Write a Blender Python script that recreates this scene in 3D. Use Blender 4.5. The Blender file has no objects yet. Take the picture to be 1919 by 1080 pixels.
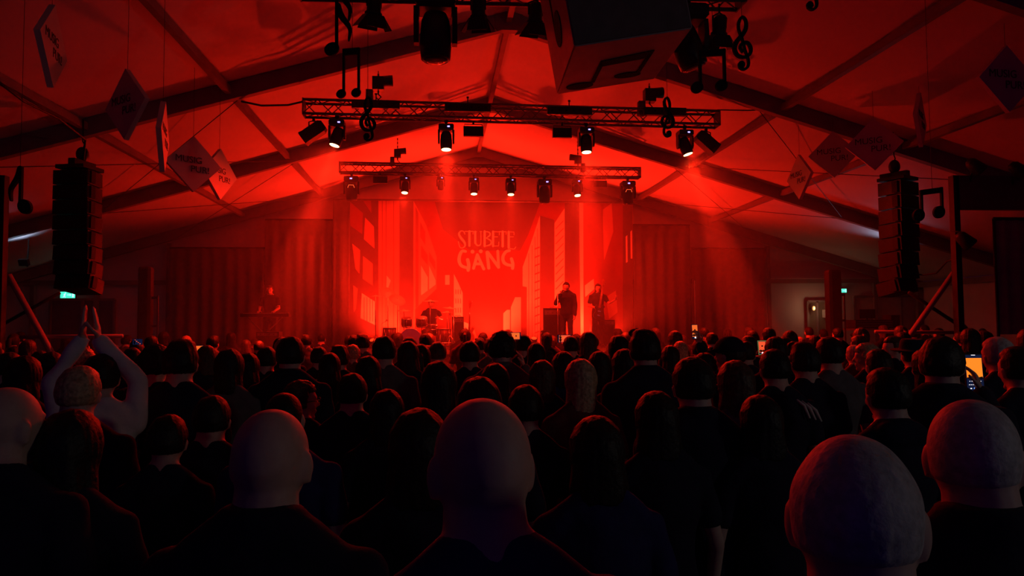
import bpy, bmesh, math, random
from mathutils import Vector, Matrix, noise
random.seed(7)
PI = math.pi
sc = bpy.context.scene
COL = sc.collection

# ------------------------------------------------------------------ camera
F = 1350.0; YAW = .1013; PITCH = .0501; ROLL = -.0082
CAM = Vector((0, 0, 1.88))
_c, _s = math.cos(YAW), math.sin(YAW); _cp, _sp = math.cos(PITCH), math.sin(PITCH)
_r0 = Vector((_c, -_s, 0)); FWD = Vector((_s*_cp, _c*_cp, _sp)); _u0 = Vector((-_s*_sp, -_c*_sp, _cp))
RGT = _r0*math.cos(ROLL) + _u0*math.sin(ROLL)
UPV = _u0*math.cos(ROLL) - _r0*math.sin(ROLL)
cd = bpy.data.cameras.new('camera'); cam = bpy.data.objects.new('camera', cd); COL.objects.link(cam)
cam.matrix_world = Matrix(((RGT.x, UPV.x, -FWD.x, CAM.x), (RGT.y, UPV.y, -FWD.y, CAM.y), (RGT.z, UPV.z, -FWD.z, CAM.z), (0, 0, 0, 1)))
cd.sensor_width = 36; cd.lens = F/1919*36; cd.clip_start = .05
sc.camera = cam
sc.view_settings.view_transform = 'Standard'; sc.view_settings.look = 'None'
sc.view_settings.gamma = 1; sc.view_settings.exposure = 0
sc.cycles.use_denoising = True
sc.cycles.volume_bounces = 0
sc.cycles.max_bounces = 5
w = bpy.data.worlds.new('world'); sc.world = w; w.use_nodes = True
w.node_tree.nodes['Background'].inputs[0].default_value = (.07, .03, 1.0, 1)
w.node_tree.nodes['Background'].inputs[1].default_value = .024

# light levels, for the red stage lamps, added floor lights, house lamp and work lamps
RED = (1, .013, .0035)
E_FRONT, E_REAR, E_UP, E_BACK, E_HOUSE, E_WORK = 4200, 2200, 1500, 1250, 5.0, 28

def ray(px, py): return FWD + RGT*((px-959.5)/F) + UPV*((540-py)/F)
def at(px, py, Y): d = ray(px, py); return CAM + d*(Y/d.y)
def atz(px, py, Z): d = ray(px, py); return CAM + d*((Z-CAM.z)/d.z)
def atd(px, py, dep): return CAM + ray(px, py)*dep

# ------------------------------------------------------------------ materials
MATS = {}
def mat(name, col, rough=.7, metal=0, emit=None, es=1, noise_amt=.12, scale=6, bump=0, spec=.3):
    if name in MATS: return MATS[name]
    m = bpy.data.materials.new(name); m.use_nodes = True
    nt = m.node_tree; b = nt.nodes['Principled BSDF']
    b.inputs['Roughness'].default_value = rough; b.inputs['Metallic'].default_value = metal
    b.inputs['Specular IOR Level'].default_value = spec
    if emit:
        b.inputs['Base Color'].default_value = (*col, 1)
        b.inputs['Emission Color'].default_value = (*emit, 1); b.inputs['Emission Strength'].default_value = es
    else:
        n = nt.nodes.new('ShaderNodeTexNoise'); n.inputs['Scale'].default_value = scale; n.inputs['Detail'].default_value = 4
        tc = nt.nodes.new('ShaderNodeTexCoord'); nt.links.new(tc.outputs['Object'], n.inputs['Vector'])
        r = nt.nodes.new('ShaderNodeValToRGB')
        r.color_ramp.elements[0].position = .3; r.color_ramp.elements[1].position = .7
        r.color_ramp.elements[0].color = (*[c*(1-noise_amt) for c in col], 1)
        r.color_ramp.elements[1].color = (*[min(1, c*(1+noise_amt)) for c in col], 1)
        nt.links.new(n.outputs['Fac'], r.inputs['Fac']); nt.links.new(r.outputs['Color'], b.inputs['Base Color'])
        if bump:
            bp = nt.nodes.new('ShaderNodeBump'); bp.inputs['Strength'].default_value = bump; bp.inputs['Distance'].default_value = .02
            nt.links.new(n.outputs['Fac'], bp.inputs['Height']); nt.links.new(bp.outputs['Normal'], b.inputs['Normal'])
    MATS[name] = m
    return m
M_roof = mat('tent_membrane', (.62, .60, .60), .6, scale=.8, noise_amt=.06, bump=.3)
M_wall = mat('tent_wall_sheet', (.5, .47, .46), .7, scale=1.2, noise_amt=.08)
M_alu = mat('dull_aluminium_beam', (.20, .18, .18), .6, .0, scale=3)
M_truss = mat('truss_metal', (.16, .15, .15), .45, .5, scale=20)
M_floor = mat('floor_boards', (.05, .045, .045), .8, scale=3, noise_amt=.3)
M_black = mat('black_metal', (.018, .017, .018), .5, scale=20)
M_plast = mat('black_plastic', (.025, .023, .025), .4, scale=20)
M_grille = mat('black_grille', (.014, .013, .015), .8, scale=60, bump=.5)
M_curt = mat('black_stage_cloth', (.12, .10, .10), .9, scale=8, bump=.3)
M_lens = mat('lit_lens', (.8, .7, .5), .3, emit=(1, .62, .22), es=9)
M_lensoff = mat('dark_lens', (.05, .05, .06), .1, spec=.6)
M_led = mat('blue_display', (.1, .1, .3), .3, emit=(.25, .2, 1), es=4)
M_redglow = mat('red_ring', (.5, .1, .05), .3, emit=(1, .12, .03), es=1.4)
M_foam = mat('black_foam_board', (.012, .008, .009), .9, scale=10)
M_sign = mat('white_sign_board', (.50, .46, .44), .6, scale=3, noise_amt=.05)
M_ink = mat('dark_lettering', (.05, .02, .03), .7)
M_wire = mat('thin_wire', (.06, .05, .05), .5)
M_exit = mat('exit_green', (.1, .6, .45), .5, emit=(.06, .85, .55), es=1.3)
M_exitw = mat('exit_white', (.6, .9, .85), .5, emit=(.45, 1, .85), es=1.6)
M_skin = mat('skin', (.55, .36, .28), .55, scale=30, noise_amt=.08)
M_hdark = mat('dark_hair', (.016, .011, .009), .55, scale=60, noise_amt=.4, bump=.25)
M_hbrown = mat('brown_hair', (.07, .04, .025), .5, scale=60, noise_amt=.4, bump=.25)
M_hblond = mat('blond_hair', (.42, .30, .17), .45, scale=60, noise_amt=.4, bump=.25)
M_hgrey = mat('grey_hair', (.44, .41, .38), .6, scale=60, noise_amt=.25, bump=.15)
M_cblack = mat('black_cloth', (.014, .011, .030), .95, scale=12, noise_amt=.2, bump=.4)
M_cnavy = mat('navy_cloth', (.018, .016, .10), .95, scale=12, noise_amt=.2, bump=.4)
M_cgrey = mat('grey_cloth', (.10, .095, .10), .95, scale=12, noise_amt=.2, bump=.4)
M_cwhite = mat('white_cloth', (.62, .60, .57), .9, scale=12, noise_amt=.1, bump=.4)
M_cred = mat('red_brown_cloth', (.12, .03, .03), .95, scale=12, noise_amt=.2, bump=.4)
M_jean = mat('dark_denim', (.03, .035, .06), .9, scale=14, noise_amt=.2)
M_shoe = mat('dark_shoe', (.02, .018, .016), .6)
M_wood = mat('varnished_wood', (.35, .14, .04), .3, scale=9, noise_amt=.3)
M_gold = mat('brass_cymbal', (.9, .85, .55), .5, .1)
M_chrome = mat('chrome_tube', (.7, .7, .7), .22, .9)
M_drumskin = mat('drum_skin', (.16, .13, .12), .6)
M_drumshell = mat('drum_shell', (.10, .03, .03), .35)
M_glow_o = mat('phone_picture_orange', (.3, .1, .02), .4, emit=(1, .23, .015), es=1.15)
M_glow_o2 = mat('phone_picture_bright', (.3, .2, .1), .4, emit=(1, .15, .02), es=.9)
M_glow_r = mat('phone_picture_red', (.3, .1, .05), .4, emit=(1, .10, .03), es=.9)
M_glow_w = mat('phone_white_mark', (.7, .7, .7), .4, emit=(.9, .85, .9), es=1.3)
M_glow_b = mat('phone_blue_mark', (.2, .4, .8), .4, emit=(.15, .35, 1), es=1.2)
M_glow_dark = mat('phone_dark_ui', (.01, .01, .02), .3, emit=(.01, .02, .08), es=.4)

# ------------------------------------------------------------------ mesh helpers
class MB:
    def __init__(s): s.bm = bmesh.new(); s.mi = 0; s.mats = []
    def _f(s, vs):
        try:
            f = s.bm.faces.new(vs); f.material_index = s.mi; f.smooth = s.sm; return f
        except ValueError: return None
    sm = False
    def box(s, c, size, R=None):
        c = Vector(c); x, y, z = [q/2 for q in size]; R = R or Matrix.Identity(3)
        v = [s.bm.verts.new(c + R @ Vector((a*x, b*y, d*z))) for a in (-1, 1) for b in (-1, 1) for d in (-1, 1)]
        for q in ((0, 1, 3, 2), (4, 6, 7, 5), (0, 4, 5, 1), (2, 3, 7, 6), (0, 2, 6, 4), (1, 5, 7, 3)): s._f([v[i] for i in q])
        return s
    def poly(s, pts):
        s._f([s.bm.verts.new(Vector(p)) for p in pts]); return s
    def rings(s, rings, cap=True):
        vs = [[s.bm.verts.new(p) for p in r] for r in rings]; n = len(vs[0])
        for a, b in zip(vs, vs[1:]):
            for i in range(n): s._f([a[i], a[(i+1) % n], b[(i+1) % n], b[i]])
        if cap: s._f(vs[0][::-1]); s._f(vs[-1])
        return s
    def cyl(s, p0, p1, r0, r1=None, n=12, cap=True):
        p0, p1 = Vector(p0), Vector(p1); r1 = r0 if r1 is None else r1
        d = (p1-p0).normalized(); a = d.orthogonal().normalized(); b = d.cross(a)
        s.sm = True
        s.rings([[p + (a*math.cos(t*2*PI/n) + b*math.sin(t*2*PI/n))*r for t in range(n)] for p, r in ((p0, r0), (p1, r1))], cap)
        s.sm = False
        return s
    def lathe(s, prof, o=(0, 0, 0), ax=(0, 0, 1), n=20):
        o, d = Vector(o), Vector(ax).normalized(); a = d.orthogonal().normalized(); b = d.cross(a)
        s.sm = True
        s.rings([[o + d*h + (a*math.cos(t*2*PI/n) + b*math.sin(t*2*PI/n))*r for t in range(n)] for r, h in prof]); s.sm = False
        return s
    def cap(s, p0, r0, p1, r1, n=14):
        p0, p1 = Vector(p0), Vector(p1); d = (p1-p0); L = d.length; d.normalize()
        pr = [(r0*math.sin(k*PI/8)+1e-4, -r0*math.cos(k*PI/8)) for k in range(0, 5)]
        pr += [(r1*math.cos(k*PI/8)+1e-4, L+r1*math.sin(k*PI/8)) for k in range(0, 5)]
        return s.lathe(pr, p0, d, n)
    def ell(s, c, r, R=None, n=16, m=10):
        c = Vector(c); R = R or Matrix.Identity(3); s.sm = True
        s.rings([[c + R @ Vector((r[0]*(math.sin(k*PI/m)+1e-3)*math.cos(t*2*PI/n), r[1]*(math.sin(k*PI/m)+1e-3)*math.sin(t*2*PI/n), r[2]*-math.cos(k*PI/m))) for t in range(n)] for k in range(m+1)])
        s.sm = False; return s
    def tube(s, pts, r, n=8):
        pts = [Vector(p) for p in pts]; rg = []
        a = None
        for i, p in enumerate(pts):
            d = (pts[min(i+1, len(pts)-1)] - pts[max(i-1, 0)]).normalized()
            a = d.orthogonal().normalized() if a is None else (a - d*a.dot(d)).normalized()
            b = d.cross(a); rr = r[i] if isinstance(r, (list, tuple)) else r
            rg.append([p + (a*math.cos(t*2*PI/n) + b*math.sin(t*2*PI/n))*rr for t in range(n)])
        s.sm = True; s.rings(rg); s.sm = False; return s
    def prism(s, pts2, th, T=None):      # outline in local x,z; thickness in y
        T = T or Matrix.Identity(4)
        a = [s.bm.verts.new(T @ Vector((x, -th/2, z))) for x, z in pts2]; b = [s.bm.verts.new(T @ Vector((x, th/2, z))) for x, z in pts2]
        s._f(a); s._f(b[::-1]); n = len(a)
        for i in range(n): s._f([a[i], b[i], b[(i+1) % n], a[(i+1) % n]])
        return s
    def disc2(s, cx, cz, rx, rz, th, T=None, rot=0, n=20):
        c, q = math.cos(rot), math.sin(rot)
        return s.prism([(cx + rx*math.cos(t)*c - rz*math.sin(t)*q, cz + rx*math.cos(t)*q + rz*math.sin(t)*c) for t in [i*2*PI/n for i in range(n)]], th, T)
    def stroke(s, pts, wd, th, T=None, sub=1):
        P = [Vector(p) for p in pts]
        W = list(wd) if isinstance(wd, (list, tuple)) else [wd]*len(P)
        if sub > 1:
            Q, V = [], []
            for i in range(len(P)-1):
                p0, p1, p2, p3 = P[max(i-1, 0)], P[i], P[i+1], P[min(i+2, len(P)-1)]
                for k in range(sub):
                    t = k/sub
                    Q.append(.5*((2*p1) + (p2-p0)*t + (2*p0-5*p1+4*p2-p3)*t*t + (3*p1-p0-3*p2+p3)*t**3)); V.append(W[i]*(1-t)+W[i+1]*t)
            P, W = Q+[P[-1]], V+[W[-1]]
        L, R = [], []
        for i in range(len(P)):
            d = (P[min(i+1, len(P)-1)] - P[max(i-1, 0)]).normalized(); nn = Vector((-d.y, d.x))
            L.append(P[i]+nn*W[i]/2); R.append(P[i]-nn*W[i]/2)
        for i in range(len(P)-1): s.prism([L[i], L[i+1], R[i+1], R[i]], th, T)
        T0 = T or Matrix.Identity(4)
        s.disc2(P[0].x, P[0].y, W[0]/2, W[0]/2, th*.9, T0, n=14); s.disc2(P[-1].x, P[-1].y, W[-1]/2, W[-1]/2, th*.9, T0, n=14)
        return s
    def mesh(s, name):
        bmesh.ops.recalc_face_normals(s.bm, faces=s.bm.faces)
        me = bpy.data.meshes.new(name); s.bm.to_mesh(me); s.bm.free(); return me
    def build(s, name, m, parent=None, loc=None, label=None):
        me = s.mesh(name)
        for q in (m if isinstance(m, (list, tuple)) else [m]): me.materials.append(q)
        return link(name, me, parent, loc, label)
def link(name, me, parent=None, loc=None, label=None):
    o = bpy.data.objects.new(name, me); COL.objects.link(o)
    if parent: o.parent = parent
    if loc is not None: o.location = loc
    if label: o['label'] = label
    return o
def tag(o, label, cat, group=None, kind=None):
    o['label'] = label; o['category'] = cat
    if group: o['group'] = group
    if kind: o['kind'] = kind
    return o
def thing(name, label, cat, loc=(0, 0, 0), rz=0, group=None):
    o = bpy.data.objects.new(name, None); COL.objects.link(o); o.empty_display_size = .1
    o.location = loc; o.rotation_euler = (0, 0, rz)
    return tag(o, label, cat, group)
def struct(o): o['kind'] = 'structure'; return o
def dup(root, loc=None, rz=None):
    c = root.copy(); COL.objects.link(c)
    if loc is not None: c.location = loc
    if rz is not None: c.rotation_euler = (0, 0, rz)
    for ch in list(root.children):
        k = ch.copy(); COL.objects.link(k); k.parent = c
        for g in list(ch.children):
            d = g.copy(); COL.objects.link(d); d.parent = k
    return c

# ------------------------------------------------------------------ the tent
AX = 1.285; ZU = 7.27; SL = .2918; HW = 15.0
RY = [-2.13, 2.87, 7.87, 12.87, 17.87, 22.87]
BH = .30
ZR = ZU + BH + .02                       # membrane above the beams
YB, YF = -4.2, 23.1
ze = ZR - SL*HW
mb = MB(); mb.box((AX, (YB+YF)/2, -.05), (2*HW+1, YF-YB+1, .1)); struct(mb.build('floor', M_floor))
mb = MB()
for s in (-1, 1):
    n = 12
    for j, (ya, yb) in enumerate(zip([YB]+RY[1:], RY[1:]+[YF])):
        # the sheet sags a little between the frames
        for i in range(n):
            for k in range(6):
                def P(u, v):
                    y = ya + (yb-ya)*v; x = HW*u
                    return (AX + s*x, y, ZR - SL*x - .10*math.sin(PI*v)*math.sin(PI*min(1, u*1.0)))
                mb.sm = True
                mb.poly([P(i/n, k/6), P((i+1)/n, k/6), P((i+1)/n, (k+1)/6), P(i/n, (k+1)/6)])
bmesh.ops.remove_doubles(mb.bm, verts=mb.bm.verts, dist=1e-4)
ceil = struct(mb.build('ceiling', M_roof))
for s, nm in ((-1, 'wall_left'), (1, 'wall_right')):
    mb = MB(); mb.box((AX+s*(HW+.05), (YB+YF)/2, ze/2), (.06, YF-YB, ze)); struct(mb.build(nm, M_wall))
mb = MB(); mb.prism([(AX-HW, 0), (AX+HW, 0), (AX+HW, ze), (AX, ZR), (AX-HW, ze)], .06, Matrix.Translation((0, YF+.03, 0)))
struct(mb.build('wall_back', M_wall))
ntrim = [0]
def trim(mb, m=M_alu):
    ntrim[0] += 1; return struct(mb.build('trim_%d' % ntrim[0], m))
for y in RY:                            # one portal frame = two rafters and two legs
    mb = MB()
    for s in (-1, 1):
        a = math.atan(SL); R = Matrix.Rotation(s*a, 3, 'Y'); L = HW/math.cos(a)
        mb.box((AX+s*HW/2, y, ZU+BH/2-SL*HW/2), (L, .14, BH), R)
        mb.box((AX+s*(HW-.1), y, (ze-.2)/2), (.2, .14, ze-.2))
    mb.box((AX, y, ZU+BH/2-.02), (.5, .17, BH+.05))
    trim(mb)
# purlins
def xat(px, py, Y): return at(px, py, Y).x
PUR = [xat(430, 168, 12.87), xat(163, 247, 12.87), AX, xat(1465, 193, 12.87), xat(1690, 262, 12.87)]
for X in PUR:
    mb = MB()
    mb.box((X, (YB+YF)/2, ZR-SL*abs(X-AX)-.16), (.10, YF-YB, .13)); trim(mb)
for X in (AX-HW, AX+HW):
    mb = MB(); mb.box((X-.1*(1 if X > 0 else -1), (YB+YF)/2, ze-.12), (.12, YF-YB, .18)); trim(mb)
# gable wall rail, posts and seams
p = at(960, 540, 22.8)
mb = MB(); mb.box((AX, 22.95, ze+.02), (2*HW-.4, .12, .14)); trim(mb)
for px in (315, 1441, 180, 1640, 1790, 60):
    q = at(px, 500, 22.9); mb = MB(); zt = min(ZU-SL*abs(q.x-AX)-.05, 7)
    mb.box((q.x, 22.98, zt/2), (.12, .12, zt)); trim(mb)
# crossed bracing cables in the roof bays
for y0, y1, s in ((17.87, 22.87, -1), (17.87, 22.87, 1), (12.87, 17.87, -1), (12.87, 17.87, 1)):
    for xa, xb in ((4.7, 9.3), (9.3, 4.7)):
        mb = MB(); mb.cyl((AX+s*xa, y0, ZU+.02-SL*xa), (AX+s*xb, y1, ZU+.02-SL*xb), .008, n=6); trim(mb, M_wire)

# ------------------------------------------------------------------ stage, curtains, backdrop
ST_Z = 1.2; ST_Y0 = 16.6
xl = at(322, 600, 22.2).x; xr = at(1436, 600, 22.2).x
st = thing('stage', 'low black stage platform under the red lit backdrop', 'stage', ((xl+xr)/2, (ST_Y0+22.5)/2, 0))
mb = MB(); mb.box((0, 0, ST_Z-.06), (xr-xl, 22.5-ST_Y0, .12)); mb.build('deck', M_floor, st)
mb = MB()
for i in range(60):
    x0 = -(xr-xl)/2 + (xr-xl)*i/60; x1 = x0+(xr-xl)/60
    mb.poly([(x0, -2.94-(i % 2)*.03, 0), (x1, -2.94-((i+1) % 2)*.03, 0), (x1, -2.94-((i+1) % 2)*.03, ST_Z-.12), (x0, -2.94-(i % 2)*.03, ST_Z-.12)])
mb.build('skirt', M_curt, st)
def curtain(px0, px1, py, Y, label, amp=.05):
    a, b = at(px0, py, Y), at(px1, py, Y); zt = (a.z+b.z)/2; W = b.x-a.x; zb = ST_Z+.01
    n = int(W/.06); mb = MB(); mb.sm = True; rows = []
    for k in range(7):
        z = zb + (zt-zb)*k/6
        rows.append([mb.bm.verts.new((a.x + W*i/n - (a.x+W/2), amp*math.sin(i*1.1+.3*math.sin(i*.37))*(1.15-.5*k/6) + .02*math.sin(i*.43+k), z-zb)) for i in range(n+1)])
    for r0, r1 in zip(rows, rows[1:]):
        for i in range(n): mb._f([r0[i], r0[i+1], r1[i+1], r1[i]])
    t = thing('stage_curtain', label, 'curtain', (a.x+W/2, Y, zb), 0, 'black curtains beside the backdrop')
    o = mb.build('drape', M_curt, t)
    sol = o.modifiers.new('s', 'SOLIDIFY'); sol.thickness = .012
    m2 = MB(); m2.cyl((-W/2, 0, zt-zb+.02), (W/2, 0, zt-zb+.02), .025); m2.build('curtain_pipe', M_black, t)
curtain(318, 496, 466, 22.35, 'low black curtain left of stage behind the keyboard player')
curtain(497, 624, 413, 22.30, 'tall black curtain directly left of the city backdrop')
curtain(1186, 1293, 423, 22.30, 'tall black curtain directly right of the city backdrop')
curtain(1295, 1436, 467, 22.35, 'low black curtain at the right end of the stage', .04)
curtain(624, 656, 375, 22.15, 'narrow black curtain leg along the left edge of the backdrop', .03)

BY = 22.36
TONES = [(.13, .08, .08), (.24, .09, .07), (.27, .07, .055), (.50, .26, .18), (.84, .84, .66)]
M_tone = [mat('printed_tone_%d' % i, t, .75, scale=2, noise_amt=.08) for i, t in enumerate(TONES)]
pc = at(920, 660, BY)
bd = thing('city_backdrop', 'large printed backdrop of a street between tall buildings with band lettering', 'backdrop', (pc.x, BY, ST_Z+.01))
mb = MB()
def bp(px, py, lay=0):
    q = at(px, py, BY); return (q.x-pc.x, -.002*lay, max(q.z, ST_Z+.02)-ST_Z-.01)
def bpoly(pts, tone, lay=1):
    mb.mi = tone; mb.poly([bp(x, y, lay) for x, y in pts])
bpoly([(655, 662), (1186, 662), (1186, 382), (655, 376)], 2, 0)
mb.mi = 1
q0 = bp(655, 376); q1 = bp(1186, 382)
c6 = lambda L: [(460+x/3.176, 340+y/3.176) for x, y in L]
c7 = lambda L: [(940+x/3.176, 340+y/3.176) for x, y in L]
bpoly([(815, 379), (1012, 380), (990, 440), (975, 470), (880, 470), (830, 430)], 0, 1)
# left tower with tall windows
bpoly(c6([(620, 115), (790, 115), (790, 1010), (620, 1010)]), 0, 1)
for L, t in (([(615, 115), (700, 190), (695, 315), (625, 265)], 2), ([(712, 215), (765, 270), (768, 400), (705, 345)], 3), ([(635, 370), (683, 410), (678, 550), (655, 520)], 3),
             ([(700, 445), (757, 490), (757, 620), (698, 580)], 3), ([(642, 620), (668, 640), (658, 760), (645, 780)], 3), ([(692, 665), (770, 715), (770, 855), (685, 815)], 4),
             ([(690, 900), (765, 925), (765, 1000), (680, 1000)], 2), ([(700, 115), (748, 115), (750, 190)], 2)):
    bpoly(c6(L), t, 3)
for x in (705, 722, 740, 756): bpoly(c6([(x, 690), (x+3, 692), (x+3, 835), (x, 835)]), 2, 4)
bpoly(c6([(792, 115), (915, 115), (915, 1010), (792, 1010)]), 3, 1)
for x in (812, 835, 880): bpoly(c6([(x, 115), (x+4, 115), (x+4, 1010), (x, 1010)]), 1, 2)
bpoly(c6([(840, 560), (865, 590), (850, 635), (838, 630)]), 4, 3)
bpoly(c6([(918, 115), (1000, 115), (1005, 1010), (918, 1010)]), 0, 1)
bpoly(c6([(1000, 115), (1075, 260), (1138, 450), (1138, 640), (1010, 760), (1005, 1010), (1000, 1010)]), 3, 2)
for L, t in (([(1012, 150), (1030, 190), (1030, 740), (1012, 755)], 1), ([(1045, 380), (1085, 440), (1085, 500), (1045, 450)], 1), ([(1045, 500), (1085, 570), (1085, 650), (1045, 680)], 4),
             ([(1093, 420), (1130, 480), (1130, 530), (1093, 470)], 1), ([(1093, 500), (1132, 590), (1132, 615), (1093, 645)], 4), ([(1040, 240), (1070, 300), (1070, 380), (1040, 330)], 2)):
    bpoly(c6(L), t, 3)
bpoly(c6([(1140, 560), (1240, 560), (1240, 1010), (1140, 1010)]), 1, 1)
bpoly(c6([(1188, 558), (1215, 558), (1215, 616), (1188, 616)]), 4, 3)
bpoly(c6([(1240, 550), (1265, 600), (1293, 665), (1293, 860), (1240, 860)]), 4, 3)
for x in (1252, 1266, 1280):
    for k in range(4):
        y = 640+k*55; bpoly(c6([(x-2, y), (x+2, y+6), (x+2, y+34), (x-2, y+30)]), 1, 4)
bpoly(c6([(1296, 835), (1335, 850), (1343, 1000), (1296, 1000)]), 4, 3)
bpoly(c6([(1343, 878), (1362, 884), (1378, 930), (1378, 1000), (1343, 1000)]), 3, 3)
# right side buildings
bpoly(c7([(228, 205), (228, 1005), (150, 1005), (150, 630), (125, 625), (125, 510), (150, 440)]), 4, 2)
for x, y0 in ((160, 430), (180, 380), (197, 330), (212, 280)): bpoly(c7([(x, y0), (x+3, y0), (x+3, 980), (x, 980)]), 1, 3)
for k in range(11):
    y = 400+k*50; bpoly(c7([(196, y), (226, y-12), (226, y-4), (196, y+8)]), 1, 3)
bpoly(c7([(230, 205), (313, 230), (313, 1005), (230, 1005)]), 0, 2)
bpoly(c7([(315, 250), (375, 160), (375, 600), (332, 745), (315, 745)]), 4, 2)
for k in range(9):
    y = 280+k*45; bpoly(c7([(322, y), (368, y-48), (368, y-42), (322, y+6)]), 1, 3)
bpoly(c7([(376, 130), (461, 130), (461, 1005), (376, 1005)]), 0, 2)
bpoly(c7([(462, 130), (486, 130), (488, 900), (470, 930)]), 4, 3)
bpoly(c7([(489, 130), (720, 130), (720, 1005), (489, 1005)]), 2, 1)
bpoly(c7([(495, 620), (548, 580), (553, 640), (497, 690)]), 4, 3)
bpoly(c7([(600, 170), (655, 130), (665, 300), (610, 470)]), 3, 3)
bpoly(c7([(620, 690), (680, 650), (690, 780), (640, 820)]), 3, 3)
bpoly(c7([(598, 140), (603, 140), (603, 700), (598, 700)]), 1, 3)
bpoly(c7([(722, 130), (778, 130), (778, 1005), (722, 1005)]), 0, 2)
bpoly(c7([(738, 330), (748, 320), (750, 480), (740, 485)]), 4, 3); bpoly(c7([(766, 300), (776, 290), (778, 460), (768, 460)]), 4, 3)
bpoly(c7([(10, 785), (32, 765), (50, 765), (50, 1000), (10, 1000)]), 4, 3)
bpoly(c7([(55, 750), (80, 690), (115, 690), (115, 1000), (55, 1000)]), 4, 3)
bpoly(c7([(115, 640), (150, 640), (150, 1005), (115, 1005)]), 1, 2)
me = mb.mesh('printed_cloth')
for m in M_tone: me.materials.append(m)
bc = link('printed_cloth', me, bd)
mb = MB(); mb.cyl((q0[0], -.06, q0[2]+.02), (q1[0], -.06, q1[2]+.02), .03); mb.build('top_pipe', M_truss, bd)
# lettering, thick strokes on the cloth
def lettering(name, strokes, dots=()):
    mb = MB(); k = 7.717
    T = Matrix.Translation((0, -.0105, 0))
    def cv(x, y): q = bp(820+x/k, 400+y/k); return (q[0], q[2])
    u = (bp(1000, 450)[0]-bp(820, 450)[0])/180/k
    for i, (pts, wd, sub) in enumerate(strokes): mb.stroke([cv(*p) for p in pts], [q*u for q in wd] if isinstance(wd, list) else wd*u, .002, Matrix.Translation((0, -.0105-.0004*(i % 5), 0)), sub)
    for x, y, r in dots: a = cv(x, y); mb.disc2(a[0], a[1], r*u, r*u, .002, T)
    return mb.build(name, M_tone[4], bd, label='pale lettering on the backdrop')
lettering('lettering_stubete', [
    ([(395, 300), (375, 262), (335, 258), (310, 300), (340, 360), (385, 415), (398, 465), (370, 498), (325, 492), (300, 410)], [14, 12, 16, 28, 36, 34, 22, 14, 12, 12], 4),
    ([(398, 262), (516, 262)], 12, 1), ([(460, 262), (460, 468)], 32, 1), ([(516, 262), (512, 300)], 8, 1),
    ([(545, 268), (545, 430)], 30, 1), ([(545, 425), (570, 463), (608, 462), (626, 425), (626, 268)], [28, 18, 14, 12, 10], 4), ([(525, 264), (565, 264)], 9, 1), ([(612, 264), (640, 264)], 9, 1),
    ([(680, 262), (680, 475)], 32, 1), ([(680, 262), (745, 275), (757, 315), (705, 358)], [9, 16, 20, 10], 4), ([(700, 358), (768, 395), (766, 450), (690, 475)], [9, 18, 22, 10], 4),
    ([(802, 265), (802, 475)], 30, 1), ([(800, 264), (892, 268), (893, 310)], 9, 1), ([(800, 340), (868, 340)], 10, 1), ([(800, 474), (882, 472), (886, 415)], 10, 1),
    ([(890, 265), (992, 267)], 12, 1), ([(941, 265), (941, 478)], 32, 1), ([(992, 267), (990, 305)], 8, 1),
    ([(1028, 268), (1028, 498)], 32, 1), ([(1028, 268), (1106, 272), (1106, 310)], 10, 1), ([(1028, 340), (1096, 340)], 10, 1), ([(1020, 500), (1100, 518), (1130, 488)], 10, 3)])
lettering('lettering_gang', [
    ([(405, 552), (355, 548), (320, 610), (312, 690), (345, 758), (430, 790)], [40, 44, 48, 50, 46, 40], 4), ([(435, 672), (450, 750), (442, 822)], 50, 3),
    ([(520, 795), (574, 600)], 44, 1), ([(574, 600), (668, 805)], 44, 1), ([(545, 732), (625, 732)], 40, 1),
    ([(715, 565), (740, 792)], 46, 1), ([(725, 565), (882, 780)], 46, 1), ([(870, 550), (882, 780)], 42, 1),
    ([(1038, 540), (985, 560), (945, 630), (955, 705), (1005, 742), (1075, 755)], [40, 44, 48, 50, 46, 40], 4), ([(1068, 660), (1088, 730), (1084, 795)], 48, 3)],
    [(505, 556, 28), (625, 550, 28)])

# ------------------------------------------------------------------ trusses
def truss(L, label, p0, p1, s=.255):
    c = (p0+p1)/2; d = p1-p0; L = d.length
    t = thing('lighting_truss', label, 'truss', c); t.rotation_euler = (0, -math.atan2(d.z, math.hypot(d.x, d.y)), math.atan2(d.y, d.x))
    h = s/2
    for y, z in ((-h, -h), (-h, h), (h, -h), (h, h)):
        mb = MB(); mb.cyl((-L/2, y, z), (L/2, y, z), .025, n=10); mb.build('chord', M_truss, t)
    mb = MB(); n = int(L/(s*1.0)); n += n % 2
    for i in range(n):
        x0 = -L/2+L*i/n; x1 = -L/2+L*(i+1)/n; u = 1 if i % 2 else -1
        mb.cyl((x0, -h, h*u), (x1, -h, -h*u), .010, n=6); mb.cyl((x0, h, -h*u), (x1, h, h*u), .010, n=6)
        mb.cyl((x0, h*u, h), (x1, -h*u, h), .010, n=6); mb.cyl((x0, -h*u, -h), (x1, h*u, -h), .010, n=6)
    mb.build('lacing', M_truss, t)
    for x in (-L/2, L/2):
        mb = MB(); mb.box((x, 0, 0), (.02, s+.05, s+.05)); mb.build('end_plate', M_truss, t)
    return t
Y1, Y2, Y0 = 13.15, 18.12, 8.1
truss(0, 'front overhead truss carrying four lit red spotlights', at(570, 203, Y1), at(1344, 224, Y1))
truss(0, 'rear overhead truss just above the top of the backdrop', at(637, 315, Y2), at(1198, 325, Y2), .235)
truss(0, 'nearest overhead truss cut off by the top of the picture', at(560, -32, Y0), at(1388, -10, Y0))

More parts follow.
